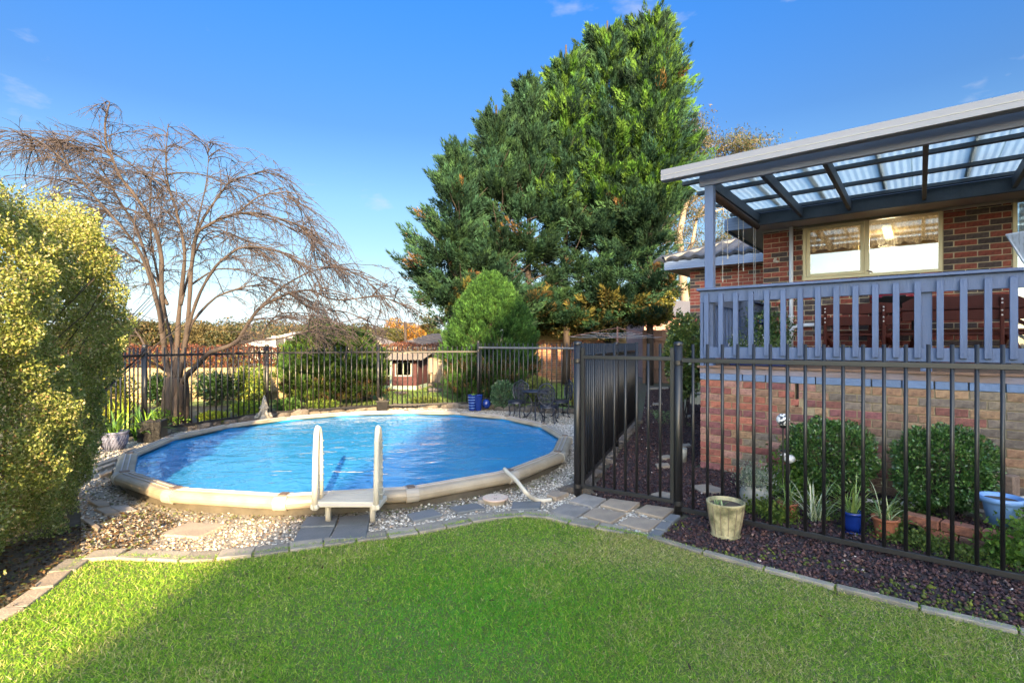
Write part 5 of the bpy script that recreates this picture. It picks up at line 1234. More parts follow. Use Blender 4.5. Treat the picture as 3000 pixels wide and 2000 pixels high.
round_tree('dark_tree', 'dark rounded tree left of the orange autumn tree', 893, 772, 40, 1.0, .62, OL, 3000, .14)
round_tree('dark_tree', 'small dark rounded tree above the brown tiled roof', 992, 762, 44, .95, .42, [(.08, .12, .03), (.06, .09, .03)], 2200, .14)
round_tree('dark_tree', 'dark olive tree behind the gum tree and grey shed roof', 1570, 672, 32, .9, .6, [(.09, .11, .03), (.20, .17, .05), (.06, .08, .03)], 2800, .14)
round_tree('gum_tree_far', 'thin distant tree poking up left of the cypress row', 985, 745, 60, 1.0, .9, OL, 900, .2)

# the lit shrub mass under the cypresses
for x, Y, rx, rz, y, lab in ((1215, 19.0, 1.3, .65, 730, 'olive shrub under the second and third cypress trunks'), (1330, 18.6, 1.5, .7, 725, 'olive shrub under the middle of the cypress row'), (1440, 18.2, 1.3, .8, 715, 'orange lit shrub under the tallest cypress'), (1500, 18.0, .6, .7, 700, 'yellow lit shoots at the right foot of the cypress row')):
    round_tree('bush', lab, x, y, Y, rx, rz, [(.05, .065, .02), (.08, .08, .025), (.13, .09, .03), (.03, .045, .018)] if x < 1480 else [(.22, .20, .04), (.14, .15, .035), (.08, .10, .03)], 7000, .11, False)

# distant wooded hill and houses on the left
def hill():
    m_ = mat('wooded hillside', (.035, .04, .022), .95, .4, .05, .5, .5, col2=(.055, .05, .03))
    v = []; f = []; nx, ny = 60, 14
    for j in range(ny):
        for i in range(nx):
            x = -330+i*7.5; y = 150+j*16; tt = j/(ny-1); z = -1+(8.0+2.2*math.sin(x*.03)+1.4*math.sin(x*.09+1))*math.sin(tt*math.pi*.75)*(1-.75*max(0, (x+60)/170))
            v.append((x, y, z))
    for j in range(ny-1):
        for i in range(nx-1): a_ = j*nx+i; f.append((a_, a_+1, a_+nx+1, a_+nx))
    o = MB().add(v, f).build('hill', m_, smooth=True); o['kind'] = 'structure'
    cl = []
    for _ in range(620):
        x = random.uniform(-270, -10); y = random.uniform(125, 330); tt = (y-150)/(13*16); tt = max(tt, 0); z = -1+(8.0+2.2*math.sin(x*.03)+1.4*math.sin(x*.09+1))*math.sin(tt*math.pi*.75)*(1-.75*max(0, (x+60)/170)); r_ = random.uniform(2.0, 4.8)
        cl.append(np.array([x, y, max(z, 0)+r_*.3])+rdir(70)*np.array([r_, r_, r_*.7]))
    P = np.concatenate(cl); D = unit(rng.normal(0, .7, (len(P), 3))+np.array([0, -.3, .3])); o = foliage('wooded_slope', leaves(P, D, rng.uniform(.8, 1.6, len(P)), .8), 4, M['leaf'], pal(len(P), [(.055, .065, .035), (.085, .08, .04), (.13, .09, .045), (.045, .06, .04)]), None, True)
hill()
def gable_house(name, label, x0, x1, yt, yr, ye, Y, roofm, wallm, hip=True, dpt=6, win=False):
    """roof from ridge line yr (image rows, D) down to eave ye; walls below"""
    a_, b_ = (x0-1176)/F*Y, (x1-1176)/F*Y; ze = H_CAM-(ye-788)/F*Y; zr = H_CAM-(yr-788)/F*(Y+dpt/2); root = thing(name, label, 'house', ((a_+b_)/2, Y, 0)); c = (a_+b_)/2
    w_ = (b_-a_)/2; k = min(w_*.9, dpt/2) if hip else 0
    MB().add([(-w_, 0, ze), (w_, 0, ze), (w_, dpt, ze), (-w_, dpt, ze), (-w_+k, dpt/2, zr), (w_-k, dpt/2, zr)], [(0, 1, 5, 4), (1, 2, 5), (2, 3, 4, 5), (3, 0, 4)]).build('roof', roofm, root)
    MB().box(-w_+.3, w_-.3, .3, dpt-.3, -.5, ze-.01).build('wall', wallm, root); MB().box(-w_-.02, w_+.02, -.05, -.001, ze-.14, ze+.02).build('gutter', M['white_plastic'], root)
    if hip:
        rc = MB(); n = 9
        for i in range(1, n): t = i/n; rc.beam((-w_+k*t, dpt/2*t-.0, ze+(zr-ze)*t+.02), (w_-k*t, dpt/2*t, ze+(zr-ze)*t+.02), .05, .045)
        o = rc.build('tile_course', roofm, root); o['kind'] = 'stuff'
    if win: MB().box(.6, 1.1, .27, .32, ze-1.0, ze-.3).build('window', M['dark'], root); 
    return root
for x, y, Y_, rx, rz, lab in ((285, 770, 30, 1.5, .9, 'olive tree far behind the hedge end'), (345, 778, 26, 1.1, .6, 'dark bushy tree beyond the red tipped hedge, left of the trunk'), (455, 772, 33, 1.6, .8, 'tawny tree seen through the bare branches right of the trunk'),
                           (520, 776, 28, 1.0, .6, 'dark green tree left of the grey roofed house'), (842, 778, 36, 1.3, .6, 'dark tree behind the pale roofed house')):
    round_tree('distant_tree', lab, x, y, Y_, rx, rz, [(.045, .055, .025), (.07, .07, .03), (.10, .075, .03)] if x != 455 else [(.13, .10, .04), (.09, .08, .035)], 3000, .15)
gable_house('tiled_house', 'house with brown ribbed tile roof beyond the cubby house', 886, 1075, 0, 766, 797, 26, M['brown_tile'], M['white_wall'])
gable_house('grey_roof_house', 'low house with grey metal roof seen through the bare tree', 555, 715, 0, 762, 790, 34, M['roof_metal'], M['white_wall'], dpt=7, win=True)
gable_house('pale_roof_house', 'pale roofed house behind the rounded conifer', 735, 885, 0, 768, 797, 27, M['zinc'], M['white_wall'], dpt=6)
dm = MB(); gh = A(655, 786, 33.8); dm.box(gh.x-.9, gh.x+.9, gh.y-.02, gh.y+2.5, gh.z-.5, gh.z+.42)
nh = thing('dormer', 'white dormer box with dark window panes on the grey roof', 'dormer', (0, 0, 0)); dm.build('wall', M['white_wall'], nh)
for k in (-1, 0): MB().box(gh.x+k*.62+.02, gh.x+k*.62+.55, gh.y-.05, gh.y-.021, gh.z-.25, gh.z+.3).build('pane', M['dark'], nh)
pp = thing('power_pole', 'wooden power pole with crossarm in front of the orange tree', 'pole', ((931-1176)/F*38, 38, 0))
MB().tube([(0, 0, 0), (0, 0, A(931, 739, 38).z)], .11, 8).build('pole', M['bark'], pp); MB().box(-.75, .75, -.06, .06, A(931, 744, 38).z, A(931, 744, 38).z+.1).build('crossarm', M['bark'], pp)
# shed beyond the path at the right
sh_ = thing('grey_shed', 'rose weatherboard shed with grey corrugated roof beyond the path', 'shed', ((1560-1176)/F*22, 22, 0))
zc = lambda y: H_CAM-(y-788)/F*22
MB().box(-1.5, 3.2, 0, 4, 0, zc(722)).build('wall', M['rose'], sh_)
for k in range(9): MB().box(-1.51, 3.2, -.02-.004*(k % 2), -.001, .9+k*.19, .9+k*.19+.175).build('weatherboard', M['rose'], sh_)
v, f = corr(-1.7, 3.4, -.3, 3.6, zc(726), zc(675), .12, .02); MB().add(v, f).build('roof', M['roof_metal'], sh_, smooth=True)
MB().tube([(.35, 2.2, zc(690)), (.35, 2.2, zc(672))], .09, 10).build('vent_pipe', M['galv'], sh_)

# ------------------------------------------------------------------ garden things
def strap(root, c, n, L, wd, cols, name='foliage', z0=0.0, droop=1.0, spread=1.0, rad=.03):
    """arching strap leaves, each four quads, joined"""
    V = []; T = []
    for i in range(n):
        a_ = random.uniform(0, 6.283); el = random.uniform(.55, 1.45); l = L*random.uniform(.6, 1.1); d = Vector((math.cos(a_)*math.cos(el)*spread, math.sin(a_)*math.cos(el)*spread, math.sin(el))).normalized()
        p = Vector((c[0]+random.uniform(-rad, rad), c[1]+random.uniform(-rad, rad), z0)); side = Vector((-math.sin(a_), math.cos(a_), 0)); w_ = wd*random.uniform(.7, 1.2); pts = [p]
        m_ = 6
        for k in range(m_): d = (d-Vector((0, 0, .20*droop*(k+1)/m_*1.6))).normalized(); p = p+d*l/m_; pts.append(Vector((p.x, p.y, max(p.z, .01))))
        col = np.array(random.choice(cols))*random.uniform(.8, 1.2)
        for k in range(m_):
            w0 = w_*(.5+.5*math.sin(math.pi*min(k/m_+.25, 1))) if k else w_*.6; w1 = w_*(.5+.5*math.sin(math.pi*min((k+1)/m_+.25, 1))) if k < m_-1 else w_*.08
            V += [pts[k]-side*w0/2, pts[k]+side*w0/2, pts[k+1]+side*w1/2, pts[k+1]-side*w1/2]; T.append(col)
    return foliage(name, np.array([tuple(v) for v in V]), 4, M['gloss_leaf'], np.array(T), root)
def pot(name, label, p, prof, m, z=0.0, soil=True, n=28, cat='pot', group=None, saucer=None):
    root = thing(name, label, cat, (p[0], p[1], z), group=group)
    rt = prof[-1][0]; full = [(.001, prof[0][1])]+prof+[(rt-.012, prof[-1][1]), (rt-.02, prof[-1][1]-.04)]
    MB().lathe(full, n).build('body', m, root, smooth=True)
    if soil: MB().lathe([(.001, prof[-1][1]-.022), (rt-.014, prof[-1][1]-.03)], n).build('soil', M['soil'], root)
    if saucer: MB().lathe([(.001, .0), (saucer*.85, .0), (saucer, .018), (saucer-.008, .018), (saucer*.8, .006), (.001, .006)], n).build('saucer', m, root, smooth=True)
    return root
# cream barrel pot in front of the fence
p = (1.66, 3.98); b = pot('barrel_pot', 'cream stave patterned stone pot in front of the pool fence', p, [(.098, 0), (.108, .006), (.108, .022), (.102, .030), (.118, .12), (.132, .21), (.138, .255), (.142, .262), (.142, .275)], M['cream_pot'])
gr = MB()
for k in range(14):
    t = k*2*math.pi/14; pts = [(.1045, .036), (.1195, .12), (.1335, .21), (.1385, .25)]; gr.tube([(r_*math.cos(t), r_*math.sin(t), z) for r_, z in pts], .0022, 4)
gr.build('stave_groove', M['clip'], b); gr = MB(); gr.lathe([(.1125, .028), (.1145, .024), (.1125, .018)], 28); gr.build('hoop', M['cream_pot'], b, smooth=True)
strap(b, (-.05, -.02), 9, .07, .012, [(.10, .16, .05), (.14, .2, .07)], 'seedling', .25)
# other pots
p = G(1732, 1161); s1 = pot('stone_pot', 'round grey stone pot with silvery plant behind the pool fence', (p.x, p.y), [(.07, 0), (.11, .05), (.125, .10), (.115, .15), (.095, .175), (.10, .19)], M['stone_pot'])
P_ = rng.normal(0, [.075, .075, .05], (1700, 3))+np.array([0, 0, .26]); foliage('silver_foliage', leaves(P_, unit(rng.normal(0, .5, (1700, 3))+np.array([0, 0, .8])), .03, .008), 4, M['leaf'], pal(1700, [(.26, .30, .22), (.18, .24, .16), (.38, .40, .33)]), s1)
POTP = [(.72, 0), (.78, .3), (.90, .80), (.93, .84), (1.02, .85), (1.04, 1.0)]
def small_pot(label, m, x, y, r_, h_, cols, n=34, L=.30, wd=.010):
    p = G(x, y); o = pot('plant_pot', label, (p.x, p.y), [(a_*r_, .012+b_*h_) for a_, b_ in POTP], m, saucer=r_*1.12); strap(o, (0, 0), n, L, wd, cols, 'grassy_leaves', h_*.9, 1.1, 1.0, r_*.4); return o
SP = [(.16, .24, .07), (.10, .18, .05), (.34, .38, .20), (.22, .28, .10)]
small_pot('terracotta pot of thin striped grass nearest the stone pot', M['terracotta'], 1809, 1187, .082, .12, SP)
small_pot('cobalt blue pot of thin grass leaves on a blue saucer', M['blue_glaze'], 1958, 1221, .078, .155, [(.14, .22, .05), (.20, .27, .07)], 42, .34)
small_pot('terracotta pot with plant tag right of the cobalt blue pot', M['terracotta'], 2034, 1234, .092, .15, SP, 30)
for x, y, lab in ((1872, 1200, 'striped grassy clump between the terracotta and cobalt pots'), ):
    p = G(x, y); o = thing('grass_clump', lab, 'plant', (p.x, p.y, 0)); strap(o, (0, 0), 46, .44, .011, [(.34, .38, .26), (.20, .26, .12), (.45, .47, .36)], 'leaves', .02, .7, .8, .05)
p = Vector((3.64, 3.98, 0)); p = A(2299, 1208, 3.82); pot('plant_pot', 'pale blue wide rimmed pot on the low brick planter wall', (p.x, p.y), [(.078, 0), (.106, .155), (.109, .16), (.130, .163), (.134, .205)], M['pale_blue_glaze'], z=.155)
pot('plant_pot', 'white pot at the right edge beside the pale blue pot', (p.x+.26, p.y-.04), [(.08, 0), (.11, .16), (.12, .19)], M['white_plastic'], z=.15)
# leafy cover in the bed
def cover(label, pts, n, r_, h_, cols, ls=.03):
    root = thing('ground_cover_plant', label, 'plant', (pts[0][0], pts[0][1], 0)); o0 = np.array([pts[0][0], pts[0][1], 0]); P = []
    for q in pts: P.append(np.array([q[0], q[1], 0])+np.stack([rng.normal(0, r_, n), rng.normal(0, r_, n), np.abs(rng.normal(0, h_, n))+.01], 1))
    P = np.concatenate(P)-o0; D = unit(rng.normal(0, .8, (len(P), 3))+np.array([0, -.1, .5])); foliage('leaves', leaves(P, D, ls*rng.uniform(.6, 1.3, len(P)), ls*.75), 4, M['leaf'], pal(len(P), cols), root, True)
LG = [(.10, .20, .03), (.16, .27, .04), (.07, .13, .025)]
cover('bright green leafy clump under the left clipped shrub', [tuple(G(1800, 1130)[:2]), tuple(G(1830, 1150)[:2]), (2.75, 4.95)], 650, .10, .16, LG, .04)
cover('low clover patch beside the round stone pot', [tuple(G(1750, 1180)[:2]), tuple(G(1790, 1200)[:2])], 420, .08, .07, [(.16, .22, .04), (.10, .16, .03)])
cover('clover spreading between the cobalt pot and clipped shrubs', [tuple(G(x, y)[:2]) for x, y in ((1900, 1190), (1990, 1180), (2090, 1190), (2120, 1170), (2075, 1225))], 430, .11, .06, [(.08, .13, .03), (.12, .17, .035), (.06, .10, .02)], .026)
cover('clover creeping along the fence foot in front of the brick planter', [tuple(G(x, y)[:2]) for x, y in ((2110, 1255), (2180, 1275), (2240, 1290), (2060, 1240))], 360, .10, .04, [(.08, .13, .03), (.14, .19, .04)], .026)
cover('bright green fern leaves at the right picture edge by the planter', [tuple(G(x, y)[:2]) for x, y in ((2345, 1290), (2330, 1300), (2375, 1270))], 700, .08, .12, LG, .035)
# low brick planter wall
pl_ = thing('brick_planter', 'low planter wall of two courses of old orange bricks', 'planter', (3.22, 4.02, 0), math.atan2(-.56, .42))
for c_ in range(2):
    for k in range(5):
        put('brick', MB().box(0, .225, -.055, .055, 0, .07).mesh('brick', M['brick'], .005), pl_, (k*.235-(.11 if c_ else 0), random.uniform(-.008, .008), c_*.076+.002), (0, 0, random.uniform(-.03, .03)), color=random.choice([(.32, .12, .07), (.26, .10, .06), (.20, .10, .07)]))
bs = thing('stacked_bricks', 'two old bricks stood on end against the base wall at right', 'bricks', (4.05, 4.35, 0), .3)
for k in range(2): put('brick', MB().box(0, .11, 0, .22, 0, .30).mesh('brick', M['brick'], .006), bs, (k*.13, -.1*k, .08), (0, 0, .1*k), color=(.24, .17, .13))
MB().box(-.1, .4, -.2, .3, 0, .08).build('footing', M['concrete'], bs)
wp = scatter([tuple(G(1990, 1160)[:2]), tuple(G(2090, 1165)[:2]), (3.62, 4.62), (3.2, 4.85)], 160); stones('white_pebbles', wp, .014, .028, (.5, .8), M['pebble'], pal(len(wp), [(.6, .58, .55), (.5, .47, .44)]), ico(1), .03)
# solar garden lights
def garden_light():
    p = Vector((2.53, 4.78, 0)); r_ = thing('mosaic_globe', 'white mosaic glass globe on a stake before the brick wall', 'garden light', (p.x, p.y, 0))
    MB().tube([(0, 0, 0), (0, 0, .72)], .008, 8).build('stake', M['black_metal'], r_); g = MB().blob((0, 0, .785), .058, 20, 14); o = g.build('globe', M['mosaic'], r_, smooth=True); MB().lathe([(.02, .71), (.035, .735), (.03, .74)], 14).build('cup', M['black_metal'], r_)
    q = Vector((2.62, 4.83, 0)); r2 = thing('bird_stake', 'pale bird ornament with dark cap on a stake by the shrub', 'garden ornament', (q.x, q.y, 0))
    MB().tube([(0, 0, 0), (0, 0, .38)], .006, 8).build('stake', M['black_metal'], r2)
    bd = MB(); bd.blob((0, 0, .41), (.055, .04, .04), 12, 8); bd.blob((-.05, 0, .45), .024, 10, 8); bd.beam((.04, 0, .41), (.12, 0, .39), .03, .012); bd.beam((-.07, 0, .45), (-.09, 0, .447), .008, .008); bd.build('bird', M['chimney_pale'], r2, smooth=True)
    MB().blob((-.04, 0, .485), (.05, .035, .014), 12, 6).build('cap', M['black_metal'], r2, smooth=True)
m, Nn, Ll, b = newmat('mosaic glass'); t = Nn.new('ShaderNodeTexCoord'); vv = Nn.new('ShaderNodeTexVoronoi'); vv.inputs['Scale'].default_value = 60; Ll.new(t.outputs['Object'], vv.inputs['Vector'])
rr = Nn.new('ShaderNodeValToRGB'); rr.color_ramp.interpolation = 'CONSTANT'; rr.color_ramp.elements[0].color = (.72, .70, .68, 1); rr.color_ramp.elements[1].color = (.05, .05, .06, 1); rr.color_ramp.elements[1].position = .62; Ll.new(vv.outputs['Color'], rr.inputs[0]); Ll.new(rr.outputs[0], b.inputs['Base Color']); b.inputs['Roughness'].default_value = .2; M['mosaic'] = m
garden_light()

# urn with clivia, black planter, black pot, gnome, blue planter
p = G(262, 1034); u = pot('urn_pot', 'blue grey carved urn with long strap leaves at the hedge end', (p.x, p.y), [(.09, 0), (.11, .02), (.15, .10), (.165, .19), (.16, .23), (.175, .245), (.178, .27)], M['urn'])
gr = MB()
for k in range(26): t = k*2*math.pi/26; gr.tube([(r_*math.cos(t+z*3), r_*math.sin(t+z*3), z) for r_, z in ((.12, .03), (.151, .10), (.164, .17), (.163, .22))], .005, 4)
gr.build('carved_wave', M['urn'], u, smooth=True)
CL = [(.12, .24, .03), (.20, .34, .04), (.08, .17, .025)]
strap(u, (0, 0), 34, .42, .03, CL, 'strap_leaves', .22, .9, 1, .05)
q = G(320, 1018); cl = thing('clivia', 'clump of arching dark green strap leaves behind the urn', 'plant', (q.x-.05, q.y+.15, 0)); strap(cl, (0, 0), 46, .60, .035, CL, 'strap_leaves', .02, 1.0, 1, .08)
q = G(270, 1000); cl = thing('clivia', 'sunlit yellow green strap leaves between the hedge and fence', 'plant', (q.x, q.y+.1, 0)); strap(cl, (0, 0), 50, .65, .032, [(.32, .38, .04), (.22, .32, .04)], 'strap_leaves', .02, .8, .8, .12)
p = G(347, 1016); bp_ = thing('black_planter', 'square glossy black planter at the left fence post', 'pot', (p.x, p.y+.08, 0), .25)
MB().box(-.13, .13, -.13, .13, 0, .33).build('box', M['black_pot'], bp_, bevel=.008)
g = MB()
for k in range(5):
    for x in range(-1, 3): g.box(-.105+x*.075-.001, -.035+x*.075-.004, -.1345, -.129, .02+k*.06, .075+k*.06)
g.build('tile_face', M['black_pot'], bp_, bevel=.002)
MB().box(-.11, .11, -.11, .11, .3, .332).build('soil', M['soil'], bp_); strap(bp_, (0, 0), 16, .18, .03, CL, 'leaves', .33)
p = G(877, 946); bq = thing('square_pot', 'small square black pot of dead stems on the rock border', 'pot', (p.x, p.y+.08, .02), .15)
m_ = MB(); m_.add([(-.10, -.10, 0), (.10, -.10, 0), (.10, .10, 0), (-.10, .10, 0), (-.13, -.13, .22), (.13, -.13, .22), (.13, .13, .22), (-.13, .13, .22)], [(3, 2, 1, 0), (0, 1, 5, 4), (1, 2, 6, 5), (2, 3, 7, 6), (3, 0, 4, 7), (4, 5, 6, 7)]); m_.build('body', M['black_pot'], bq, bevel=.006)
MB().box(-.14, .14, -.14, .14, .205, .235).build('rim', M['black_pot'], bq, bevel=.004); tt = MB()
for _ in range(7): tt.tube([(0, 0, .22), (random.uniform(-.12, .12), random.uniform(-.08, .08), random.uniform(.24, .32))], .006, 5)
tt.build('dead_stem', M['old_paling'], bq)
def gnome():
    p = Vector((-4.62, 9.55, 0)); r_ = thing('garden_gnome', 'weathered white garden gnome with tall pointed hat behind the pool rail', 'statue', (p.x, p.y, 0), .25)
    b = MB(); b.lathe([(.001, .02), (.13, .02), (.14, .06), (.115, .14), (.09, .20), (.06, .225)], 20); b.blob((0, -.02, .255), (.068, .062, .066), 16, 10); b.build('body', M['gnome'], r_, smooth=True)
    MB().lathe([(.082, .285), (.086, .30), (.070, .32), (.052, .38), (.036, .44), (.02, .50), (.006, .535), (.001, .54)], 18, (0, 0, 0)).build('hat', M['gnome'], r_, smooth=True)
    br = MB(); br.blob((0, -.065, .20), (.052, .035, .06), 14, 8); br.blob((0, -.083, .255), (.014, .014, .013), 8, 6); br.build('beard', M['gnome'], r_, smooth=True)
    ey = MB(); ey.blob((-.024, -.078, .268), .007, 8, 6); ey.blob((.024, -.078, .268), .007, 8, 6); ey.box(-.018, .018, -.1, -.094, .228, .232); ey.build('eyes', M['dark'], r_)
    for s in (-1, 1):
        a_ = MB(); a_.tube([(s*.095, -.01, .19), (s*.13, -.07, .13), (s*.085, -.12, .12), (s*.06, -.11, .19), (s*.05, -.095, .225)], [.032, .032, .028, .024, .024], 10); a_.blob((s*.05, -.092, .235), (.022, .02, .026), 10, 7); a_.build('arm', M['gnome'], r_, smooth=True)
    MB().blob((0, -.07, .05), (.12, .09, .04), 16, 8).build('legs', M['gnome'], r_, smooth=True)
gnome()
p = G(1091, 945); bb = thing('blue_planter', 'tall tapered blue ribbed planter by the centre fence post', 'pot', (p.x, p.y+.05, .02), -.1)
for s in (-.07, .07):
    m_ = MB(); m_.lathe([(.065, 0), (.10, .34), (.104, .345), (.098, .345), (.09, .30)], 16, (s, 0, 0)); o = m_.build('body', M['blue_glaze'], bb, smooth=True)
for z in (.05, .11, .17, .23, .29): MB().lathe([(.068+.1*z, z), (.072+.1*z, z+.005), (.068+.1*z, z+.01)], 16, (-.07, 0, 0)).build('rib', M['pale_blue_glaze'], bb)
strap(bb, (-.02, 0), 8, .1, .04, CL, 'leaves', .33)
p = G(1104, 944); tag(MB().blob((0, 0, .12), (.10, .10, .11), 18, 12).build('glass_ball', M['blue_glaze'], smooth=True, loc=(p.x+.12, p.y+.1, .03)), 'shiny cobalt blue gazing ball right of the blue planter', 'ornament')
p = G(1116, 942); o = thing('grass_clump', 'pale striped grassy clump beside the box ball', 'plant', (p.x+.02, p.y, 0)); strap(o, (0, 0), 40, .26, .012, [(.34, .36, .18), (.18, .24, .08)], 'leaves', .02)
p = G(1220, 948); d_ = MB(); d_.blob((0, 0, .08), (.045, .07, .05), 12, 8); d_.blob((0, -.05, .15), .03, 10, 8); d_.tube([(0, -.04, .09), (0, -.05, .14)], .02, 8); d_.beam((0, -.07, .15), (0, -.1, .145), .016, .01)
tag(d_.build('duck_ornament', M['gnome'], smooth=True, loc=(p.x+.02, p.y+.35, 0)), 'small pale duck ornament on the gravel under the cafe table', 'ornament')

# cast aluminium cafe set
def chair(label, x, y, rz, back='arch'):
    r_ = thing('ornate_chair', label, 'chair', (x, y, 0), rz, 'ornate cast metal garden chairs'); s = .87
    seat = MB(); seat.lathe([(.001, .385*s), (.19*s, .385*s), (.205*s, .39*s), (.21*s, .40*s), (.20*s, .408*s), (.15*s, .405*s), (.001, .402*s)], 24); seat.lathe([(.195*s, .345*s), (.20*s, .385*s), (.188*s, .385*s), (.183*s, .345*s)], 24); seat.build('seat', M['cast'], r_, smooth=True)
    for k in range(4):
        a_ = math.pi/4+k*math.pi/2; c, q = math.cos(a_), math.sin(a_); l = MB(); l.tube([(rr*c*s, rr*q*s, z*s) for rr, z in ((.17, .38), (.20, .31), (.185, .22), (.165, .13), (.19, .05), (.235, .012))], [.017, .016, .012, .011, .011, .014], 8)
        l.tube([(rr*c*s, rr*q*s, z*s) for rr, z in ((.175, .25), (.12, .29), (.10, .34), (.13, .37))], .008, 6); l.build('leg', M['cast'], r_, smooth=True)
    yb = .185*s; L = lambda u, z: (u*s, (yb+.10*s*(z-.39)), z*s)
    # back outline and scroll lattice, leaning slightly back
    out = [(-.13, .40), (-.175, .50), (-.205, .62), (-.19, .74), (-.13, .80), (-.08, .815), (0, .87), (.08, .815), (.13, .80), (.19, .74), (.205, .62), (.175, .50), (.13, .40)] if back == 'arch' else [(.20*math.sin(t)*(1 if abs(t) < 2.6 else .8), .64-.24*math.cos(t)*1.0) for t in [k*2*math.pi/22 for k in range(23)]]
    fine = []
    for i in range(len(out)-1):
        for k in range(3): fine.append((out[i][0]+(out[i+1][0]-out[i][0])*k/3, out[i][1]+(out[i+1][1]-out[i][1])*k/3))
    fine.append(out[-1]); MB().tube([L(*q) for q in fine], .013, 8).build('back_frame', M['cast'], r_, smooth=True)
    sc = MB()
    def ring(u, z, rr, n=10, th=.006, a0=0, a1=6.283): sc.tube([L(u+rr*math.cos(a0+(a1-a0)*k/n), z+rr*math.sin(a0+(a1-a0)*k/n)) for k in range(n+1)], th, 5)
    for u, z, rr in ((0, .70, .05), (0, .60, .045), (0, .50, .045), (0, .79, .038), (-.09, .72, .045), (.09, .72, .045), (-.10, .62, .05), (.10, .62, .05), (-.09, .52, .042), (.09, .52, .042), (-.055, .44, .035), (.055, .44, .035), (-.15, .67, .03), (.15, .67, .03), (-.15, .58, .028), (.15, .58, .028), (-.045, .76, .03), (.045, .76, .03), (-.045, .655, .028), (.045, .655, .028), (-.05, .56, .028), (.05, .56, .028)):
        ring(u, z, rr); ring(u, z, rr*.5, 7, .006, random.uniform(0, 3), 7)
    sc.build('back_lattice', M['cast'], r_, smooth=True); return r_
chair('ornate dark metal chair left of the cafe table', .10, 10.25, -.45)
chair('ornate dark metal chair with oval back, turned away in front of the table', .69, 9.55, math.pi-.25, 'oval')
chair('ornate dark metal chair right of the cafe table, partly behind the oval one', .98, 10.35, -1.2)
tb = thing('cafe_table', 'round dark cast metal cafe table between the ornate chairs', 'table', (.46, 10.15, 0))
MB().lathe([(.001, .535), (.26, .535), (.275, .545), (.27, .56), (.001, .562)], 30).build('table_top', M['cast'], tb, smooth=True)
ring_ = MB()
for r0 in (.08, .15, .22): ring_.lathe([(r0, .5622), (r0+.006, .567), (r0+.012, .5622)], 26)
ring_.build('cast_pattern', M['cast'], tb)
for k in range(3):
    a_ = k*2.094+.5; c, q = math.cos(a_), math.sin(a_); MB().tube([(rr*c, rr*q, z) for rr, z in ((.20, .53), (.11, .40), (.06, .28), (.10, .14), (.20, .03), (.27, .015))], [.013]*6, 8).build('leg', M['cast'], tb, smooth=True)
ring_ = MB().lathe([(.055, .26), (.065, .27), (.055, .28)], 16).build('collar', M['cast'], tb)

# cubby house
def cubby():
    Y = 16.4; X0 = (858-1176)/F*Y; r_ = thing('cubby_house', 'small red timber cubby house with pale roof on the back lawn', 'playhouse', (X0, Y, 0), -.12); W_, Dp = 1.42, 1.3
    z0, z1 = .16, .98
    for k in range(3): MB().box(0, W_, -.022, 0, z0+k*.095, z0+k*.095+.088).build('board', M['cubby_red'], r_)
    MB().box(0, .16, -.02, 0, z0+.29, z1).build('board', M['cubby_red'], r_); MB().box(.62, .70, -.02, 0, z0+.29, z1).build('board', M['cubby_red'], r_); MB().box(1.28, W_, -.02, 0, z0+.29, z1).build('board', M['cubby_red'], r_); MB().box(.16, 1.28, -.02, 0, .90, z1).build('board', M['cubby_red'], r_)
    MB().box(0, W_, Dp, Dp+.02, z0, z1).build('back_wall', M['white_wall'], r_); MB().box(0, .02, 0, Dp, z0, z1).build('side_wall', M['cubby_red'], r_)
    for k in range(8): MB().box(W_-.02, W_+.006*(k % 2), 0, Dp, z0+k*.102, z0+k*.102+.1).build('board', M['cubby_red'], r_)
    MB().box(-.02, W_, -.04, Dp, .02, .15).build('floor_frame', M['cubby_green'], r_); MB().box(-.1, .75, -.25, -.045, .0, .05).build('step', M['cubby_red'], r_)
    for a_, b_ in ((.17, .61), (.72, 1.27)):
        o = MB(); e_ = .035; o.box(a_, b_, -.035, -.005, .45, .45+e_); o.box(a_, b_, -.035, -.005, .865, .90); o.box(a_, a_+e_, -.035, -.005, .485, .865); o.box(b_-e_, b_, -.035, -.005, .485, .865); q = o.build('window', M['cubby_green'] if a_ < .5 else M['white_wall'], r_)
        MB().box(a_+e_, b_-e_, -.018, -.014, .485, .865).build('pane', M['glass'], q); MB().box((a_+b_)/2-.01, (a_+b_)/2+.01, -.03, -.019, .485, .865).build('glazing_bar', M['cubby_green'], q)
    MB().box(.63, .70, -.24, -.17, .03, 1.0).build('verandah_post', M['cubby_green'], r_); MB().box(-.3, -.22, -.24, -.17, .03, 1.0).build('verandah_post', M['cubby_green'], r_)
    MB().box(-.35, 0, .1, .12, z0, z1).build('door_opening', M['dark'], r_)
    v, f = corr(-.45, W_+.32, -.42, .65, .985, 1.16, .09, .012); MB().add(v, f).build('roof', M['zinc'], r_, smooth=True); v, f = corr(-.45, W_+.32, .65, Dp+.2, 1.16, 1.0, .09, .012); MB().add(v, f).build('roof', M['zinc'], r_, smooth=True)
    MB().add([(W_, 0, z1), (W_, Dp, z1), (W_, .65, 1.14), (W_-.02, 0, z1), (W_-.02, Dp, z1), (W_-.02, .65, 1.14)], [(0, 1, 2), (3, 5, 4)]).build('gable', M['cubby_red'], r_)
cubby()
for x, y in ((1167, 905),):
    pass
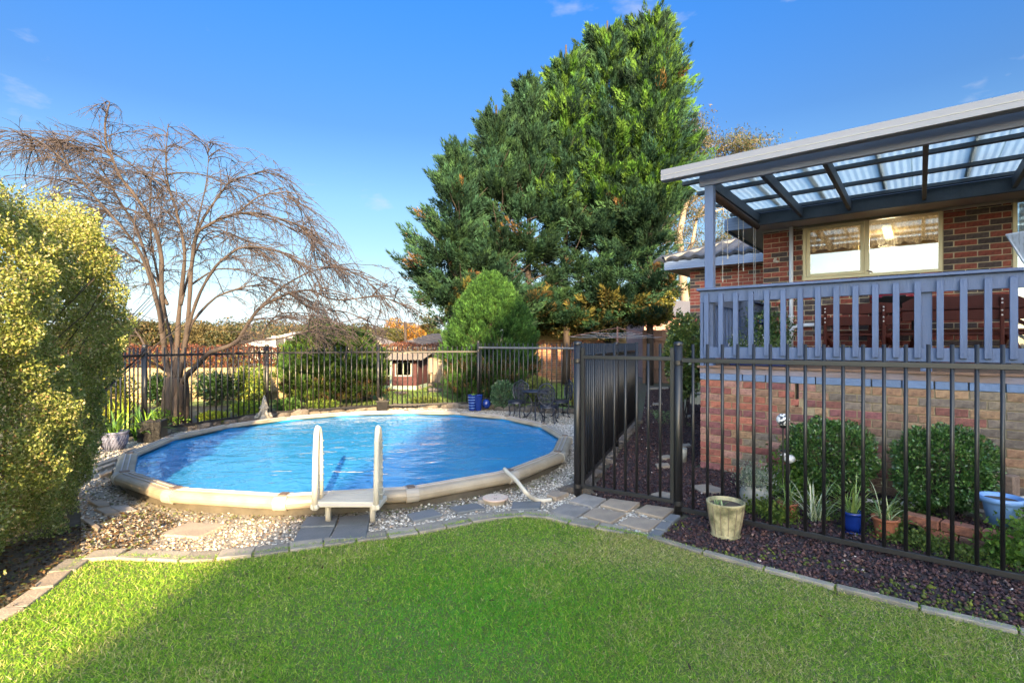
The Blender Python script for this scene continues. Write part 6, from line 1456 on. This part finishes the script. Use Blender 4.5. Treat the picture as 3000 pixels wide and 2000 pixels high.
lg = thing('log_stump', 'short grey log post standing beside the cubby house', 'stump', tuple(G(968, 886)[:2])+(0,)); MB().tube([(0, 0, 0), (.02, 0, .45)], .09, 10).build('post', M['bark'], lg); MB().tube([(.2, .1, 0), (.22, .1, .42)], .08, 10).build('post', M['bark'], lg); MB().box(-.1, .35, -.02, .2, .42, .46).build('top', M['old_paling'], lg)

# rotary clothesline
c_ = Vector((2.72, 13.2, 0)); ck = thing('rotary_clothesline', 'rusty rotary clothesline with grey lines behind the gate', 'clothesline', tuple(c_), .3)
MB().tube([(0, 0, 0), (0, 0, 1.93)], .024, 10).build('pole', M['rust'], ck)
for k in range(4):
    a_ = k*math.pi/2; c, q = math.cos(a_), math.sin(a_); m_ = MB(); m_.tube([(0, 0, 1.90), (1.35*c, 1.35*q, 1.66)], .008, 6); m_.tube([(0, 0, 1.62), (.7*c, .7*q, 1.775)], .008, 6); m_.build('arm', M['rust'], ck)
for rr in (.75, 1.05, 1.33):
    z = 1.90-.24*rr/1.35; pts = [(rr*math.cos(k*math.pi/2), rr*math.sin(k*math.pi/2), z) for k in range(4)]; m_ = MB()
    for k in range(4):
        a_, b_ = Vector(pts[k]), Vector(pts[(k+1) % 4]); m_.tube([a_, (a_+b_)/2-Vector((0, 0, .03)), b_], .0035, 4)
    m_.build('line', M['galv'], ck)
wb_ = thing('white_bench', 'white plank bench beyond the path shrub, beside the brick base wall', 'bench', (3.95, 10.9, 0), 0)
MB().box(-.30, .3, 0, .28, .38, .43).build('plank', M['white_plastic'], wb_)
for x in (-.25, .2): MB().box(x, x+.04, .04, .24, 0, .379).build('leg', M['white_plastic'], wb_)
p = G(1540, 820); tg_ = thing('grey_tub', 'grey tub standing at the corner of the brick base wall', 'pot', (2.12, 6.45, 0)); MB().lathe([(.001, 0), (.07, 0), (.085, .18), (.08, .18), (.07, .03)], 18).build('tub', M['stone_pot'], tg_, smooth=True)

# ------------------------------------------------------------------ things on the deck
def bench(label, t0, t1, w_, h_=.74, bolts=(.14, .62)):
    o = HW(t0, w_, Zd); r_ = thing('slatted_bench', label, 'bench', tuple(o), HA); L = t1-t0
    n = 12; v = []; up = []
    for i in range(n+1): x = L*i/n; zt = h_-.035+.035*math.sin(math.pi*min(max((i/n-.0), 0), 1))+.012*math.sin(i/n*6.28*1.5) - (.03 if i in (0, n) else 0); v += [(x, -.014, h_-.13), (x, -.014, zt), (x, .014, h_-.13), (x, .014, zt)]
    f = []
    for i in range(n): a_ = 4*i; f += [(a_, a_+4, a_+5, a_+1), (a_+2, a_+3, a_+7, a_+6), (a_+1, a_+5, a_+7, a_+3), (a_, a_+2, a_+6, a_+4)]
    f += [(0, 1, 3, 2), (4*n, 4*n+2, 4*n+3, 4*n+1)]; MB().add(v, f).build('back_board', M['red_wood'], r_)
    MB().box(0, L, -.014, .014, h_-.275, h_-.165).build('back_board', M['red_wood'], r_, bevel=.005)
    for x in (L*bolts[0], L*bolts[1]+L*.2):
        p_ = MB().box(x-.018, x+.018, -.05, -.016, 0, h_-.03).build('back_post', M['red_wood'], r_, bevel=.006); b_ = MB()
        for z in (h_-.06, h_-.10, h_-.18, h_-.23): b_.tube([(x, -.056, z), (x, -.050, z)], .009, 8)
        b_.build('bolt', M['galv'], p_)
    for k in range(3): MB().box(-.02, L+.02, .02+k*.115, .125+k*.115, .36, .39).build('seat_slat', M['red_wood'], r_, bevel=.004)
    for x in (.12, L-.12):
        MB().beam((x, .0, .35), (x+.18, .35, 0), .05, .03).build('leg', M['red_wood'], r_); MB().beam((x, .35, .35), (x-.1, .0, 0), .05, .03).build('leg', M['red_wood'], r_)
    return r_
bench('left red brown bench with bolted curved backrest behind the railing', 1.02, 1.90, 1.30, .76)
bench('right red brown bench with long curved backrest behind the railing', 1.915, 2.95, 1.30, .80)
tb = thing('picnic_table', 'long red brown picnic table on crossed legs on the deck', 'table', tuple(HW(1.2, 2.0, Zd)), HA)
for k in range(5): MB().box(0, 2.6, k*.125, k*.125+.118, .68, .715).build('table_slat', M['red_wood'], tb, bevel=.004)
for x in (.35, 2.1):
    MB().beam((x, .02, 0), (x+.02, .55, .66), .09, .04).build('leg', M['red_wood'], tb); MB().beam((x+.05, .58, 0), (x+.05, .05, .66), .09, .04).build('leg', M['red_wood'], tb)
    MB().beam((x-.02, .3, .32), (x+(.45 if x < 1 else -.45), .3, .66), .05, .04).build('brace', M['red_wood'], tb)
MB().box(-.1, 2.6, -.42, -.2, .40, .43).build('seat_plank', M['red_wood'], tb, bevel=.004); MB().box(-.1, 2.6, .8, .98, .40, .43).build('seat_plank', M['red_wood'], tb, bevel=.004)
bq = thing('barbecue', 'portable barbecue with domed dark red lid against the brick wall', 'barbecue', tuple(HW(1.55, 2.75, Zd)), HA)
m_ = MB(); m_.blob((.25, 0, .90), (.30, .20, .17), 22, 12); m_.build('lid', M['bbq_red'], bq, smooth=True); MB().lathe([(.001, .72), (.20, .74), (.27, .86), (.29, .90)], 22, (.25, 0, 0)).build('bowl', M['black_metal'], bq, smooth=True)
g_ = MB(); g_.tube([(.25, -.20, .975), (.25, -.185, .975)], .035, 16); g_.build('gauge', M['white_plastic'], bq); MB().tube([(.12, -.22, .915), (.38, -.22, .915)], .014, 8).build('handle', M['black_metal'], bq)
for x in (.05, .45): MB().beam((x, -.15, 0), (x, .1, .76), .03, .02).build('leg', M['black_metal'], bq); MB().beam((x, .15, 0), (x, -.1, .76), .03, .02).build('leg', M['black_metal'], bq)
ln = thing('lantern', 'small dark lantern with pale glass on the deck by the pipe', 'lantern', tuple(HW(.72, 2.7, Zd)), HA)
MB().box(-.05, .05, -.05, .05, .0, .03).build('base', M['black_metal'], ln); MB().box(-.04, .04, -.04, .04, .03, .15).build('glass', M['cream'], ln)
for x in (-.045, .045):
    for y in (-.045, .045): MB().box(x-.006, x+.006, y-.006, y+.006, .031, .15).build('frame', M['black_metal'], ln)
MB().lathe([(.085, .15), (.04, .20), (.012, .22), (.001, .23)], 4).build('cap', M['black_metal'], ln); strap(ln, (.02, -.12), 10, .1, .02, [(.6, .6, .58), (.08, .14, .04)], 'posy', .02)
tr_ = MB(); tr_.blob((0, 0, .07), (.09, .09, .075), 12, 8, .08); tag(tr_.build('white_planter', M['chimney_pale'], loc=tuple(HW(1.0, 2.5, Zd))), 'low white pebble dish on the deck under the waste pipe', 'ornament')
fp = thing('flower_planter', 'cobalt blue trough of white and blue flowers behind the deck corner railing', 'planter', tuple(HW(.25, .32, Zd)), HA)
MB().box(0, .62, 0, .16, 0, .13).build('trough', M['blue_glaze'], fp, bevel=.006); MB().box(.012, .608, .012, .148, .10, .134).build('soil', M['soil'], fp)
n = 1700; P_ = np.stack([rng.uniform(-.02, .64, n), rng.uniform(-.05, .2, n), .13+np.abs(rng.normal(0, .10, n))+.04*np.sin(rng.uniform(0, 20, n))], 1); foliage('flower_leaves', leaves(P_, unit(rng.normal(0, .6, (n, 3))+np.array([0, 0, .7])), .032, .015), 4, M['leaf'], pal(n, [(.10, .18, .05), (.16, .24, .08), (.07, .13, .04)]), fp)
k = rng.random(n) < .09; petals = foliage('petals', leaves(P_[k]+[0, -.01, .03], rdir(k.sum()), .022, .02), 4, M['leaf'], pal(k.sum(), [(.7, .68, .72), (.45, .42, .75)]), fp, True)
sp2 = thing('potted_shrub', 'dark leafed potted shrub with a blue glass bauble behind the side railing', 'plant', tuple(HW(.42, 1.55, Zd)), HA)
MB().lathe([(.001, 0), (.10, 0), (.13, .2), (.12, .2), (.11, .17)], 18).build('pot', M['terracotta'], sp2, smooth=True); n = 1500; P_ = rng.normal(0, [.14, .14, .13], (n, 3))+[0, 0, .46]; foliage('leaves', leaves(P_, unit(rng.normal(0, .7, (n, 3))+[0, 0, .3]), .05, .024), 4, M['gloss_leaf'], pal(n, DK), sp2)
MB().blob((-.05, -.14, .56), .038, 14, 10).build('bauble', M['blue_glaze'], sp2, smooth=True); MB().tube([(0, 0, .15), (.01, 0, .5)], .01, 6).build('stem', M['twig'], sp2)
wbd = thing('hanging_board', 'peeling white triangular board hung below the patio roof at right', 'board', (0, 0, 0)); a_ = [A(2313, 540, 4.75), A(2372, 530, 4.5), A(2385, 640, 4.5), A(2352, 604, 4.6)]
MB().add([tuple(q) for q in a_]+[tuple(q+Vector((.01, .03, .015))) for q in a_], [(0, 1, 2, 3), (7, 6, 5, 4), (0, 4, 5, 1), (1, 5, 6, 2), (2, 6, 7, 3), (3, 7, 4, 0)]).build('board', M['weathered_white'], wbd)
MB().tube([a_[1], Vector((a_[1].x, a_[1].y, 3.42))], .006, 5).build('chain', M['galv'], wbd)
sb = thing('bark_chip', 'small brown bark piece on the soil beside the gate post', 'bark', tuple(G(1600, 1182))); MB().prism([(-.05, 0), (.05, -.01), (.01, .05)], .005, .02).build('flake', M['terracotta'], sb, bevel=.002)
